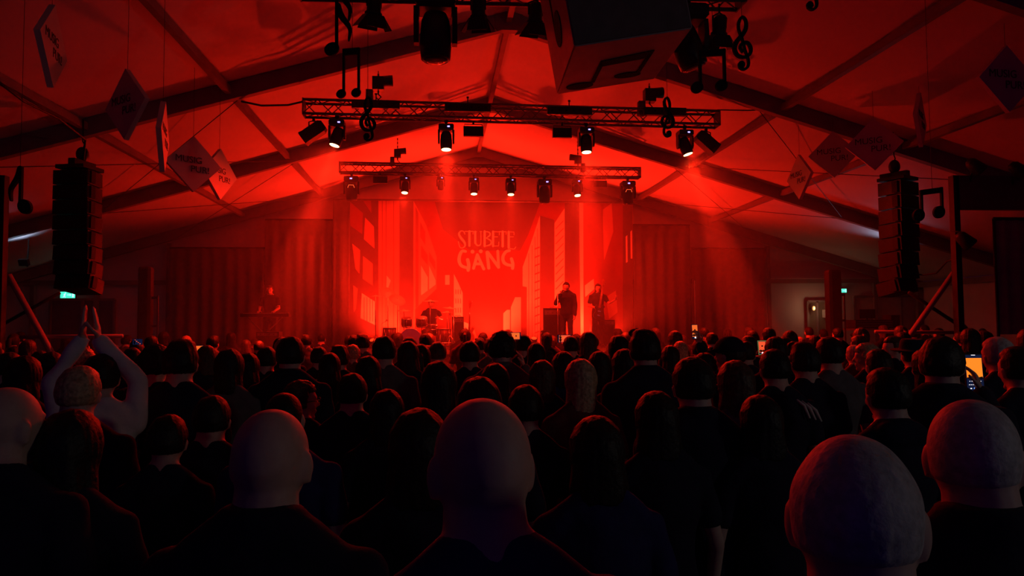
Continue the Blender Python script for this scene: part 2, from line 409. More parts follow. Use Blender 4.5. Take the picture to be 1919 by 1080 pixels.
def hangwire(px, py, Y, top=None):
    p = at(px, py, Y); zt = ZU - SL*abs(p.x-AX)+.3 if top is None else top
    return p, zt
def roofz(x): return ZR - SL*abs(x-AX) - .12
def add_spot(parent, loc, aim, E, size, blend=.4, r=.08, col=RED):
    ld = bpy.data.lights.new('spot_lamp', 'SPOT'); ld.energy = E; ld.color = col; ld.spot_size = size; ld.spot_blend = blend; ld.shadow_soft_size = r
    o = bpy.data.objects.new('spot_lamp', ld); COL.objects.link(o); o.parent = parent; o.location = loc
    o.rotation_euler = Vector(aim).to_track_quat('-Z', 'Y').to_euler(); return o
def moving_head(px, py, Y, label, aim, lit=True, k=1.0, E=0, size=.6, ring=False, group=None, led=True):
    """px,py = the clamp point below the truss; the light hangs down from it"""
    t = thing('moving_head_light', label, 'stage light', at(px, py, Y), 0, group)
    a = Vector(aim).normalized()
    mb = MB(); mb.box((0, 0, -.03*k), (.05*k, .06*k, .09*k)); mb.cyl((-.04*k, 0, .02*k), (.04*k, 0, .02*k), .035*k); mb.build('clamp', M_black, t)
    mb = MB(); mb.rings([[Vector((x*q, y*q, z)) for x, y in ((-.16*k, -.13*k), (.16*k, -.13*k), (.16*k, .13*k), (-.16*k, .13*k))] for z, q in ((-.06*k, .85), (-.085*k, 1), (-.17*k, 1), (-.20*k, .8))]); ba = mb.build('base', M_plast, t)
    if led:
        mb = MB(); mb.box((.05*k if not ring else 0, -.131*k, -.125*k), (.05*k, .006*k, .028*k)); mb.build('display', M_led, ba)
    pv = Vector((0, 0, -.40*k))
    for s in (-1, 1):
        mb = MB(); mb.rings([[Vector((s*(x)*k, y*k, z*k)) for x, y in ((.135, -w2), (.175, -w2), (.175, w2), (.135, w2))] for z, w2 in ((-.18, .07), (-.30, .085), (-.42, .075), (-.47, .04))]); mb.build('yoke_arm', M_plast, t)
    mb = MB(); mb.lathe([(.05*k, -.19*k), (.09*k, -.18*k), (.115*k, -.12*k), (.125*k, 0), (.128*k, .10*k), (.12*k, .19*k), (.105*k, .20*k)], pv, a, 20)
    hd = mb.build('lamp_head', M_plast, t)
    mb = MB(); mb.lathe([(.10*k, .20*k), (.10*k, .206*k), (.06*k, .215*k)], pv, a, 20); mb.build('lens', M_lens if lit else M_lensoff, hd)
    if ring:
        mb = MB(); y = -.09*k
        mb.tube([(-.075*k, -.10*k, -.33*k), (-.05*k, -.115*k, -.27*k), (.05*k, -.115*k, -.27*k), (.075*k, -.10*k, -.33*k)], .006*k); mb.build('light_strip', M_redglow, hd)
    if lit and E:
        add_spot(t, pv + a*.24*k, a, E*2.2, size*.8, .3)
        add_spot(t, pv + a*.25*k, (a.x*.6, a.y-.30 if Y < 15 else .75, a.z), E*(.32 if Y < 15 else .42), 2.5, 1, .12)  # second, wide lamp added to wash crowd and backdrop beyond the beam
    return t
FR = [(632, 221, (-.28, .10, -1), 'lit red moving spotlight at the left end of the front truss'),
      (836, 229, (0, .05, -1), 'lit red moving spotlight second from left on the front truss'),
      (1098, 235, (.02, .10, -1), 'lit red moving spotlight third from left on the front truss'),
      (1283, 240, (.30, .15, -1), 'lit red moving spotlight at the right end of the front truss')]
for px, py, aim, lb in FR: moving_head(px, py, Y1, lb, (aim[0]+(0), -.10, aim[2]), True, .86, E_FRONT, .42)
for px, aim, lb in ((759, (-.05, -.25, -1), 'lit spotlight on the rear truss between the first dark head and the centre'), (888, (0, -.2, -1), 'lit spotlight on the rear truss left of the backdrop centre, above the S'),
                    (957, (0, -.2, -1), 'lit spotlight on the rear truss right of centre above the lettering end'), (1081, (.05, -.25, -1), 'lit spotlight on the rear truss near its right end')):
    moving_head(px, 326+(px-637)*.018, Y2, lb, aim, True, .77, E_REAR, .30)
for px, lb, rg in ((659, 'large unlit moving head at the left end of the rear truss', True), (1020, 'large unlit moving head on the rear truss right of centre', False), (1176, 'large unlit moving head at the right end of the rear truss', True)):
    moving_head(px, 326+(px-637)*.018, Y2, lb, (0, 0.0, -1), False, 1.1, ring=rg)
moving_head(826, 329, Y2, 'small unlit moving head washed out in the beam on the rear truss', (0, .3, -1), False, .6)
moving_head(816, -22, Y0, 'large dark moving head hanging near the top centre of the picture', (0, .0, -1), False, 1.4, led=False)
moving_head(1285, 2, Y0, 'large dark moving head partly behind the hanging lantern cube', (.35, 0, -1), False, 1.35, led=False)

def box_lamp(px, py, Y, label, rot, k=1.0):
    t = thing('audience_blinder', label, 'stage light', at(px, py, Y)); t.scale = (.85,)*3
    mb = MB(); mb.box((0, 0, -.03), (.05, .06, .08)); mb.build('clamp', M_black, t)
    mb = MB(); mb.tube([(-.10, 0, -.30), (-.10, 0, -.08), (0, 0, -.05), (.10, 0, -.08), (.10, 0, -.30)], .014); mb.build('yoke', M_black, t)
    R = Matrix.Rotation(rot, 3, 'Y'); c = Vector((0, 0, -.30))
    mb = MB(); mb.rings([[c + R @ Vector((x*q, y*q, z)) for x, y in ((-.13, -.13), (.13, -.13), (.13, .13), (-.13, .13))] for z, q in ((.27, .7), (.20, 1), (-.2, 1), (-.27, 1.08))]); b = mb.build('housing', M_plast, t)
    mb = MB(); mb.box(c + R @ Vector((0, 0, -.275)), (.24, .24, .01), R); mb.build('lens', M_lensoff, b)
box_lamp(588, 222, Y1, 'tilted boxy lamp hanging off the left end of the front truss', .95)
box_lamp(1323, 242, Y1, 'tilted boxy lamp hanging off the right end of the front truss', -.85)
def panel_lamp(px, py, Y, W, H, label):
    t = thing('strobe_panel', label, 'stage light', at(px, py, Y)); t.scale = (.85,)*3
    mb = MB(); mb.tube([(-W*.45, 0, -.14), (-W*.45, 0, -.05), (W*.45, 0, -.05), (W*.45, 0, -.14)], .01); mb.box((0, 0, -.02), (.04, .05, .07)); mb.build('bracket', M_black, t)
    mb = MB(); mb.box((0, 0, -.10-H/2), (W, .09, H)); b = mb.build('housing', M_plast, t)
    mb = MB(); mb.box((0, -.05, -.10-H/2), (W*.9, .01, H*.8)); mb.build('diffuser', M_grille, b)
panel_lamp(887, 229, Y1, .43, .22, 'flat strobe panel left of centre under the front truss')
panel_lamp(1053, 232, Y1, .42, .22, 'flat strobe panel right of centre under the front truss')
panel_lamp(713, 325, Y2, .42, .20, 'flat strobe panel on the left half of the rear truss')
panel_lamp(1124, 333, Y2, .42, .20, 'flat strobe panel on the right half of the rear truss')
# equipment boxes on the front truss
for px, py, W, lb in ((706, 199, 1.0, 'long black power box on the front truss under the left hoist'), (876, 205, .98, 'long black power box on the front truss left of centre'),
                      (1064, 211, .98, 'long black power box on the front truss right of centre'), (1240, 212, .95, 'long black power box on the front truss under the right hoist')):
    t = thing('power_box', lb, 'electrical box', at(px, py+3, Y1)+Vector((0, -.15, 0))); t.scale = (.85,)*3
    mb = MB(); mb.box((0, -.04, 0), (W, .10, .17)); mb.build('housing', M_plast, t)
    mb = MB(); mb.cyl((0, 0, .08), (0, 0, .24), .012); mb.box((0, 0, .24), (.05, .04, .03)); mb.build('hook', M_black, t)
    mb = MB()
    for i in range(6): mb.cyl((-W*.4+i*W*.16, -.09, 0), (-W*.4+i*W*.16, -.105, 0), .022, n=8)
    mb.build('socket_row', M_grille, t)
def hoist(px, py, Y, zbot, label, flip=1, k=1.0):
    p = at(px, py, Y); t = thing('chain_hoist', label, 'hoist', p); k *= .85; zbot *= .85; zt = ZU-SL*abs(p.x-AX)-p.z
    mb = MB(); n = int((zt-.1)/.05)
    for i in range(n): mb.box((0, 0, .1+i*.05+.02), (.03 if i % 2 else .012, .012 if i % 2 else .03, .045))
    mb.build('chain', M_black, t)
    mb = MB(); mb.box((0, 0, 0), (.22*k, .20*k, .26*k)); mb.cyl((-.08*k*flip, 0, .05), (.28*k*flip, 0, .05+.02), .09*k, .11*k); mb.build('motor', M_plast, t)
    mb = MB(); mb.cyl((0, 0, -.13*k), (0, 0, zbot), .015); mb.tube([(0, 0, zbot), (.05, 0, zbot-.05), (0, 0, zbot-.10), (-.04, 0, zbot-.06)], .012); mb.build('hook', M_black, t)
    mb = MB(); mb.rings([[Vector((-.17*k*flip+x*q, y*q, z)) for x, y in ((-.08*k, -.08*k), (.08*k, -.08*k), (.08*k, .08*k), (-.08*k, .08*k))] for z, q in ((-.12*k, .8), (-.40*k, .9), (-.42*k, .5))] ); mb.build('chain_bag', M_curt, t)
hoist(709, 158, Y1, -.22, 'chain hoist above the left part of the front truss', 1, 1.1)
hoist(1217, 180, Y1, -.18, 'chain hoist above the right part of the front truss', 1, 1.1)
hoist(745, 288, Y2, -.20, 'chain hoist above the left part of the rear truss', 1, .9)
hoist(1083, 300, Y2, -.20, 'chain hoist above the right part of the rear truss', -1, .9)

def barn_spot(px, py, Y, label, rot=0, k=1.0, tilt=.3):
    t = thing('barndoor_spotlight', label, 'stage light', at(px, py, Y), rot); t.scale = (.9,)*3
    mb = MB(); mb.tube([(-.09*k, 0, -.20*k), (-.09*k, 0, -.05*k), (0, 0, 0), (.09*k, 0, -.05*k), (.09*k, 0, -.20*k)], .012*k); mb.cyl((0, 0, 0), (0, 0, .12*k), .012*k); mb.build('yoke', M_black, t)
    R = Matrix.Rotation(tilt, 3, 'X'); c = Vector((0, 0, -.20*k)); ax = R @ Vector((0, 0, -1))
    mb = MB(); mb.lathe([(.05*k, -.16*k), (.085*k, -.12*k), (.09*k, .05*k), (.11*k, .07*k), (.11*k, .10*k)], c, ax, 18); b = mb.build('housing', M_plast, t)
    mb = MB(); mb.lathe([(.095*k, .10*k), (.095*k, .105*k), (.03*k, .11*k)], c, ax, 18); mb.build('lens', M_lensoff, b)
    for i in range(4):
        A = R @ Matrix.Rotation(i*PI/2, 3, 'Z')
        h0, h1 = .10*k, .26*k
        pts = [(-.10*k, .10*k, -h0), (.10*k, .10*k, -h0), (.13*k, .21*k, -h1), (-.13*k, .21*k, -h1)]
        mb = MB(); vs = [c + A @ Vector(q) for q in pts]; off = (A @ Vector((0, .008, .004)))
        mb.poly(vs); mb.poly([v+off for v in vs][::-1])
        for j in range(4): mb.poly([vs[j], vs[(j+1) % 4], vs[(j+1) % 4]+off, vs[j]+off])
        mb.build('barn_door', M_black, t)
barn_spot(701, -16, Y0, 'black barn-door spotlight at top of picture left of the big moving head', .4)
barn_spot(896, -10, Y0, 'black barn-door spotlight at top of picture right of the big moving head', -.2)
barn_spot(1003, 0, Y0, 'black barn-door spotlight half hidden behind the lantern cube', .2)
barn_spot(1348, 24, Y0, 'black barn-door spotlight at top right beside the treble clef', .1)

# ------------------------------------------------------------------ lantern cube with note prints
KY = 5.85
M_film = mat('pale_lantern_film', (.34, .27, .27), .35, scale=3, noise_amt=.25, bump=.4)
cube_c = Vector((0, 0, 0))
S = 1.0; Rk = Matrix.Rotation(math.radians(-9.5), 3, 'Y') @ Matrix.Rotation(math.radians(-3), 3, 'Z')
pA = at(1078, 85, KY)
SY = 1.28
ck = pA - Rk @ Vector((-S/2, -S*SY/2, -S/2))
t = thing('lantern_cube', 'large hanging lantern cube printed with black music notes', 'lantern', ck); t.rotation_euler = Rk.to_euler(); t.scale = (1, SY, 1)
hS = S/2
def wall(nm, pts, m):
    mb = MB(); n = (Vector(pts[1])-Vector(pts[0])).cross(Vector(pts[2])-Vector(pts[0])).normalized()*.012
    mb.poly(pts); mb.poly([Vector(q)+n for q in pts][::-1])
    for j in range(4): mb.poly([pts[j], pts[(j+1) % 4], Vector(pts[(j+1) % 4])+n, Vector(pts[j])+n])
    return mb.build(nm, m, t)
wall('film_panel', [(-hS, -hS, -hS), (hS, -hS, -hS), (hS, -hS, hS), (-hS, -hS, hS)], M_curt)  # near side looks unlit: its shade is put into the dark material
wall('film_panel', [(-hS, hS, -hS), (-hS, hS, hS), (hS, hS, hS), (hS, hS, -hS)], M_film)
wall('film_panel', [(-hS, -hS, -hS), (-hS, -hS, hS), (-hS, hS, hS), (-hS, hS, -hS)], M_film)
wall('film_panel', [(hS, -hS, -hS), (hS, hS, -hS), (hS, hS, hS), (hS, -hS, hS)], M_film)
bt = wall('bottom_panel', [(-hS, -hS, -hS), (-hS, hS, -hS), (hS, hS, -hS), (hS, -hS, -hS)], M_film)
T = Matrix.Translation((0, 0, -hS-.016)) @ Matrix.Rotation(-PI/2, 4, 'X')      # prism plane on the underside: x, z->-y
T = Matrix.Translation((0, 0, -hS-.016)) @ Matrix(((1, 0, 0, 0), (0, 0, 1, 0), (0, 1, 0, 0), (0, 0, 0, 1)))
mb = MB(); mb.disc2(-.30, .37, .14, .075, .006, T, .15); mb.disc2(.16, .28, .14, .06, .006, T, .15)
mb.prism([(-.20, .33), (-.16, .33), (-.16, -.10), (-.20, -.10)], .006, T); mb.prism([(.24, .25), (.28, .25), (.28, -.14), (.24, -.14)], .006, T)
mb.prism([(-.20, -.02), (.28, -.06), (.28, -.20), (-.20, -.14)], .006, T); mb.build('note_print', M_foam, bt)
mb = MB(); T = Matrix.Translation((-hS-.016, 0, 0)) @ Matrix.Rotation(PI/2, 4, 'Z')
mb.disc2(-.05, -.12, .14, .16, .006, T); mb.prism([(.06, -.1), (.09, -.1), (.09, .4), (.06, .4)], .006, T); mb.build('note_print', M_foam, t)
mb = MB(); zt = (roofz(ck.x+.6)-ck.z)
for a in (-1, 1): mb.cyl((a*.4, 0, hS), (a*.4, 0, zt/math.cos(.166)-.06), .006, n=6)
mb.build('suspension_wire', M_wire, t)

# ------------------------------------------------------------------ hanging notes and clefs
TH = .03
def hang(o_mb, name, label, px, py, Y, rz=0, wx=0.0, wz=0.0, group='black foam music symbols hanging from the roof'):
    p = at(px, py, Y); t = thing(name, label, 'hanging decoration', p, rz, group)
    o_mb.build('foam_cutout', M_foam, t)
    mb = MB(); mb.cyl((wx, 0, wz), (wx, 0, max(wz+.1, roofz(p.x)-p.z)), .003, n=5); mb.build('hanging_wire', M_wire, t)
def beamed(W, H, r=.09, tilt=.0, bt=.09, st=.03):
    mb = MB()
    for x, dz in ((-W/2, 0), (W/2, tilt)):
        mb.disc2(x-r*.75, -H/2+dz+r*.75, r, r*.85, TH, rot=.5)
        mb.prism([(x-st, -H/2+r*.8+dz), (x, -H/2+r*.8+dz), (x, H/2+dz), (x-st, H/2+dz)], TH)
    mb.prism([(-W/2-st, H/2), (W/2, H/2+tilt), (W/2, H/2-bt+tilt), (-W/2-st, H/2-bt)], TH)
    return mb
def clef(H):
    mb = MB(); k = H/445.
    P = [(1552, 500), (1535, 522), (1568, 540), (1602, 515), (1606, 465), (1580, 380), (1556, 280), (1532, 215), (1536, 155), (1562, 112), (1592, 140), (1592, 205), (1555, 265), (1510, 320), (1494, 375), (1515, 425), (1565, 442), (1615, 420), (1630, 372), (1605, 325), (1562, 325), (1540, 360), (1558, 398)]
    W = [30, 26, 20, 20, 20, 18, 18, 20, 22, 18, 22, 30, 36, 36, 34, 28, 24, 24, 26, 26, 22, 20, 16]
    mb.stroke([((x-1560)*k, (322-y)*k) for x, y in P], [q*k for q in W], TH, sub=4)
    mb.disc2((1548-1560)*k, (322-503)*k, 28*k, 30*k, TH); return mb
def flagged(H, r=.1, two=True):
    mb = MB(); mb.disc2(-r*.8, -H/2+r, r, r*.8, TH, rot=.6); mb.prism([(-.03, -H/2+r), (0, -H/2+r), (0, H/2), (-.03, H/2)], TH)
    for d in ((0, -.2) if two else (0,)):
        mb.stroke([(0, H/2-.02+d), (.03, H/2-.12+d), (.11, H/2-.24+d), (.10, H/2-.36+d)], [.05, .06, .04, .015], TH, sub=4)
    return mb
def px2m(n, Y): return n/F*Y*1.0
hang(flagged(px2m(140, 7), .075), 'music_note', 'single flagged black note at the top edge, upper left of the left hoist', 634, 38, 7, 0, -.015, px2m(70, 7))
hang(beamed(px2m(30, 8), px2m(92, 8), .055, bt=px2m(13, 8), st=.022), 'music_note', 'beamed pair of black notes left of the front truss hoist', 660, 136, 8, -.3, 0, px2m(44, 8))
hang(clef(px2m(84, 8)), 'treble_clef', 'black treble clef in front of the left part of the front truss', 689, 222, 8, .4, 0, px2m(40, 8))
hang(beamed(px2m(52, 7.2), px2m(84, 7.2), .07, px2m(7, 7.2), px2m(13, 7.2), .028), 'music_note', 'beamed pair of black notes right of the lantern cube', 1337, 136, 7.2, .1, 0, px2m(40, 7.2))
hang(clef(px2m(110, 7.2)), 'treble_clef', 'black treble clef to the right of the beamed notes at top right', 1391, 80, 7.2, 0, 0, px2m(50, 7.2))
hang(clef(px2m(110, 7.2)), 'treble_clef', 'black treble clef cut by the top edge with only its hook showing', 1519, -31, 7.2, 0, 0, px2m(50, 7.2))
hang(clef(px2m(80, 9)), 'treble_clef', 'black treble clef in front of the right part of the front truss', 1251, 219, 9, PI+.2, 0, px2m(38, 9))
hang(beamed(px2m(50, 8.5), px2m(62, 8.5), .09, px2m(8, 8.5), px2m(11, 8.5), .03), 'music_note', 'beamed pair of black notes beside the right hanging loudspeaker', 1748, 386, 8.5, .15, 0, px2m(30, 8.5))
hang(flagged(px2m(88, 8), .09, False), 'music_note', 'single black note left of the left hanging loudspeaker', 37, 358, 8, PI-.3, 0, px2m(42, 8))

# diamond signs
def text_mesh(body, size):
    cu = bpy.data.curves.new('t', 'FONT'); cu.body = body; cu.size = size; cu.extrude = .002; cu.align_x = 'CENTER'; cu.offset = 0
    o = bpy.data.objects.new('t', cu); COL.objects.link(o)
    me = bpy.data.meshes.new_from_object(o.evaluated_get(bpy.context.evaluated_depsgraph_get())); bpy.data.objects.remove(o); bpy.data.curves.remove(cu)
    me.transform(Matrix.Rotation(PI/2, 4, 'X')); me.materials.clear(); me.materials.append(M_ink); return me
TM = [text_mesh('MUSIG', 1.0), text_mesh('PUR!', 1.0)]
for m, nm in zip(TM, ('lettering_musig', 'lettering_pur')): m.name = nm
def diamond(px, py, hp, wp, label, sgn=1, roll=0):
    """hp, wp = apparent height / width in pixels; board with .62 m side"""
    side = .62; D = side*math.sqrt(2); Y = D*F/hp*.985; p = at(px, py, Y); d = p-CAM; yv = math.atan2(-d.x, d.y)
    ratio = min(1, wp/hp); rz = yv + sgn*math.acos(ratio)
    t = thing('diamond_sign', label, 'hanging sign', p, rz, 'white diamond boards with MUSIG PUR lettering')
    R = Matrix.Rotation(PI/4+roll, 3, 'Y')
    mb = MB(); mb.box((0, 0, 0), (side, .06, side), R); mb.build('board', M_sign, t)
    for f in (0, PI):
        for m, ox, oz, nm in ((TM[0], -.08, .015, 'lettering'), (TM[1], .10, -.125, 'lettering')):
            o = link(nm, m, t); o.scale = (.145, 1, .145); R3 = Matrix.Rotation(f, 3, 'Z'); o.rotation_euler = (0, 0, f); o.location = R3 @ Vector((ox, -.032, oz))
    mb = MB(); mb.cyl((0, 0, D/2-.02), (0, 0, max(D/2+.05, roofz(p.x)-p.z)), .003, n=5); mb.build('hanging_wire', M_wire, t)
diamond(96, 86, 150, 42, 'narrow-seen diamond sign at top left corner area', 1)
diamond(238, 196, 128, 62, 'half-turned grey diamond sign second from left', -1)
diamond(305, 256, 128, 14, 'nearly edge-on diamond sign at the left between two grey ones', 1)
diamond(362, 308, 100, 84, 'dark grey diamond sign facing the camera at left', .7)
diamond(411, 327, 92, 56, 'bright red-lit diamond sign behind the grey one at left', 1)
diamond(1499, 332, 88, 44, 'narrow diamond sign at right, nearest the stage', -1)
diamond(1562, 290, 92, 92, 'middle of three diamond signs at right, behind the darker one', .7)
diamond(1638, 271, 104, 104, 'dark diamond sign facing the camera above the right loudspeaker', -.7)
diamond(1724, 225, 110, 16, 'edge-on diamond sign at right glowing red along its face', 1)
diamond(1886, 149, 138, 96, 'diamond sign cut off by the right edge of the picture', 1)

# ------------------------------------------------------------------ line arrays
def line_array(px, ytop, ybot, Y, rz, label, n=8):
    p = at(px, ytop, Y); H = (p-at(px, ybot, Y)).z
    t = thing('line_array_speaker', label, 'loudspeaker', p, rz, None)
    h = H/n; W = .62; z = 0; tilt = 0; y = 0
    for i in range(n):
        tilt = .015*i + (.05*(i-5) if i > 5 else 0)
        R = Matrix.Rotation(-tilt, 3, 'X'); c = Vector((0, y, z-h/2))
        mb = MB(); pr = [(-W/2, -.22), (W/2, -.22), (W/2*.72, .25), (-W/2*.72, .25)]
        mb.rings([[c + R @ Vector((x, yy, zz)) for x, yy in pr] for zz in (-h*.46, h*.46)]); cb = mb.build('cabinet', M_plast, t)
        mb = MB(); mb.rings([[c + R @ Vector((x, yy, zz)) for x, yy in ((-W/2*.92, -.22), (-W*.1, -.245), (W*.1, -.245), (W/2*.92, -.22))] for zz in (-h*.40, h*.40)]); mb.build('grille', M_grille, cb)
        for s in (-1, 1):
            mb = MB(); mb.box(c + R @ Vector((s*(W/2+.015), -.12, 0)), (.03, .10, h*.8), R); mb.build('side_plate', M_black, cb)
        z -= h*math.cos(tilt); y += h*math.sin(tilt)*.9
    mb = MB(); mb.box((0, 0, .05), (.5, .5, .06)); mb.box((0, .05, .13), (.12, .5, .12)); mb.build('fly_frame', M_black, t)
    mb = MB(); mb.cyl((0, .05, .18), (0, .05, .36), .07); mb.ell((0, .05, .30), (.10, .10, .13)); hb = mb.build('motor', M_plast, t)
    mb = MB(); mb.tube([(0, .05, .40), (.04, .05, .46), (0, .05, .52), (0, .05, roofz(p.x)-p.z)], .012); mb.build('chain', M_black, t)
    return t
line_array(150, 322, 548, 12.55, -.22, 'long black line array speaker hanging at the left over the exit sign')
line_array(1682, 342, 553, 12.4, .48, 'long black line array speaker hanging at the right')

# ------------------------------------------------------------------ exit signs, towers, side equipment
def exit_sign(px, py, Y, W, label):
    t = thing('exit_sign', label, 'exit sign', at(px, py, Y)); H = W*.46
    mb = MB(); mb.box((0, .03, 0), (W+.03, .05, H+.03)); mb.build('housing', M_plast, t)
    mb = MB(); mb.box((0, 0, 0), (W, .02, H)); f = mb.build('lit_face', M_exit, t)
    mb = MB(); T = Matrix.Translation((0, -.014, 0)); k = H
    mb.disc2(-.42*k+.02, .28*k, .09*k, .09*k, .004, T); mb.stroke([(-.42*k, .15*k), (-.47*k, -.08*k), (-.35*k, -.38*k)], .10*k, .004, T); mb.stroke([(-.47*k, -.08*k), (-.65*k, -.35*k)], .09*k, .004, T)
    mb.stroke([(-.6*k, .08*k), (-.42*k, .12*k), (-.27*k, -.02*k)], .06*k, .004, T)
    mb.stroke([(0, 0), (.35*k, 0)], .10*k, .004, T); mb.prism([(.35*k, .18*k), (.55*k, 0), (.35*k, -.18*k)], .004, T)
    mb.prism([(.68*k, -.38*k), (.95*k, -.38*k), (.95*k, .38*k), (.68*k, .38*k)], .004, T)
    mb.build('running_figure', M_exitw, f)
    mb = MB(); mb.box((0, .055, 0), (W*.5, .02, H*.5)); mb.build('bracket', M_black, t)
exit_sign(127, 553, 23.04, .42, 'glowing green exit sign under the left hanging loudspeaker')
exit_sign(1579, 545, 23.04, .28, 'glowing green exit sign beside the tall red-lit column')
def column(px, ytop, Y, W, label):
    p = at(px, ytop, Y); t = thing('speaker_column', label, 'column', (p.x, Y, 0))
    mb = MB(); mb.box((0, 0, .03), (.7, .7, .06)); mb.build('base_plate', M_black, t)
    mb = MB(); h = W/2; c = .05
    oct_ = [(-h+c, -h), (h-c, -h), (h, -h+c), (h, h-c), (h-c, h), (-h+c, h), (-h, h-c), (-h, -h+c)]
    mb.rings([[Vector((x*q, y*q, z)) for x, y in oct_] for z, q in ((.06, 1), (p.z-.06, 1), (p.z-.015, .9), (p.z, .7))]); mb.build('shaft', mat('column_cover', (.09, .06, .06), .7), t)
    mb = MB()
    for z in (1.0, 1.9, 2.5): mb.box((W/2+.06, 0, z), (.12, .05, .05))
    mb.box((W/2+.12, 0, 1.75), (.025, .03, 1.6)); mb.build('side_rail', M_truss, t)
column(274, 500, 16.0, .26, 'dark tall column standing at the left of the stage')
column(1560, 506, 16.0, .30, 'red-lit tall column standing at the right of the stage')
def pipe(name, pts, r, label, cat, m):
    mb = MB(); mb.tube([Vector(q) for q in pts], r, 10); return tag(mb.build(name, m), label, cat)
M_pipe = mat('painted_pipe', (.28, .22, .22), .5)
def tower(px, side, label):
    b = at(px, 470, 11.0); t = thing('support_tower', label, 'tower', (b.x, b.y, 0)); s = side
    mb = MB(); mb.box((0, 0, .04), (.8, .8, .08)); mb.build('base_plate', M_black, t)
    zt = at(px, 330, 11.0).z
    mb = MB(); mb.box((0, 0, zt/2), (.10, .12, zt)); mb.build('post', M_black, t)
    mb = MB(); mb.box((s*1.6, 0, zt-.28), (3.2, .12, .56)); mb.build('header_panel', M_curt, t)
    mb = MB(); mb.box((s*3.1, 0, zt/2-.2), (.10, .10, zt-.5)); mb.build('post', M_black, t)
    return t, b
t, b = tower(1792, 1, 'black scaffold tower with dark header at the right edge')
e0, e1 = at(1787, 512, 11.2), at(1703, 632, 11.2)
e1 = e0 + (e1-e0)*2.3
mb = MB(); mb.cyl(e0-t.location, e1-t.location, .045); mb.build('brace', M_pipe, t, label='diagonal red-lit steel brace')
e0, e1 = at(1703, 548, 11.4), at(1800, 612, 11.4)
mb = MB(); mb.cyl(e0-t.location, e0+(e1-e0)*1.05-t.location, .03); mb.build('brace', M_black, t)
mb = MB(); a = at(1640, 622, 11.3); c = at(1830, 624, 11.3); mb.cyl(a-t.location, c-t.location, .03); mb.build('cross_rail', M_pipe, t)
t, b = tower(3, -1, 'black scaffold tower with dark header at the left edge')
e0, e1 = at(16, 516, 11.2), at(90, 650, 11.2); e1 = e0+(e1-e0)*2.1
mb = MB(); mb.cyl(e0-t.location, e1-t.location, .045); mb.build('brace', M_pipe, t, label='diagonal red-lit steel brace')
e0, e1 = at(112, 549, 11.4), at(-5, 614, 11.4)
mb = MB(); mb.cyl(e0-t.location, e1-t.location, .025); mb.build('brace', M_black, t)
mb = MB(); a = at(38, 632, 11.3); c = at(230, 630, 11.3); mb.cyl(a-t.location, c-t.location, .03); mb.build('cross_rail', M_pipe, t)
# white side screen behind the right tower
a = at(1862, 410, 11.8); c = at(1990, 626, 11.8)
t = thing('side_sheet', 'pale hanging sheet behind the right scaffold tower', 'sheet', ((a.x+c.x)/2, 11.8, 0))
mb = MB(); W = c.x-a.x; n = 24; mb.sm = True
v0 = [mb.bm.verts.new((-W/2+W*i/n, .03*math.sin(i*1.3), c.z)) for i in range(n+1)]; v1 = [mb.bm.verts.new((-W/2+W*i/n, .02*math.sin(i*1.3), a.z)) for i in range(n+1)]
for i in range(n): mb._f([v0[i], v0[i+1], v1[i+1], v1[i]])
mb.build('cloth', mat('grey_sheet', (.25, .26, .25), .9), t)
mb = MB(); mb.cyl((-W/2, 0, a.z), (W/2, 0, a.z), .03)
for x in (-W/2, W/2): mb.cyl((x, 0, 0), (x, 0, a.z), .025)
mb.build('frame', M_black, t)
# small lamps clamped on the tower
for px, py, lb in ((1808, 450, 'small black clamp lamp on the right scaffold tower'), (1828, 312, 'small black lamp above the right scaffold tower'), (1908, 318, 'small black lamp on top of the right scaffold header near the edge')):
    t = thing('clamp_lamp', lb, 'lamp', at(px, py, 10.8)); mb = MB(); mb.lathe([(.05, -.15), (.09, -.1), (.12, .12), (.10, .14)], (0, 0, 0), (.6, -.3, -.7)); mb.build('housing', M_black, t)
    mb = MB(); mb.tube([(0, 0, .05), (-.05, .05, .14), (-.12, .12, .16)] if py > 400 else [(0, 0, 0), (0, .1, -.1), (.02, .15, -.22)], .015); mb.build('arm', M_black, t)
p0 = at(1712, 512, 12.2); 
pipe('speaker_cable', [p0, at(1730, 516, 12.0), at(1755, 512, 11.6), at(1775, 490, 11.3), at(1789, 486, 11.05)], .014, 'black cable looping from right loudspeaker to scaffold tower', 'cable', M_black)
pipe('speaker_cable', [at(-10, 148, 9), at(45, 190, 10), at(110, 222, 11), at(160, 262, 12.3), at(156, 300, 12.5)], .018, 'black cable running along the roof to the left loudspeaker', 'cable', M_black)
pipe('truss_cable', [at(452, 190, 12.95), at(490, 198, 13.0), at(540, 197, 13.1), at(570, 190, 13.1)], .018, 'black cable drooping from the rafter to the left truss end', 'cable', M_black)
pipe('truss_cable', [at(1344, 206, 13.1), at(1400, 207, 13.0), at(1455, 205, 12.95)], .012, 'thin cable from the right truss end to the rafter', 'cable', M_black)
pipe('thin_pole', [at(1302, 526, 17.6), Vector((at(1302, 526, 17.6).x, 17.6, ST_Z))], .018, 'thin red-lit pole standing upright at stage right', 'pole', mat('pale_pole', (.5, .45, .45), .4))
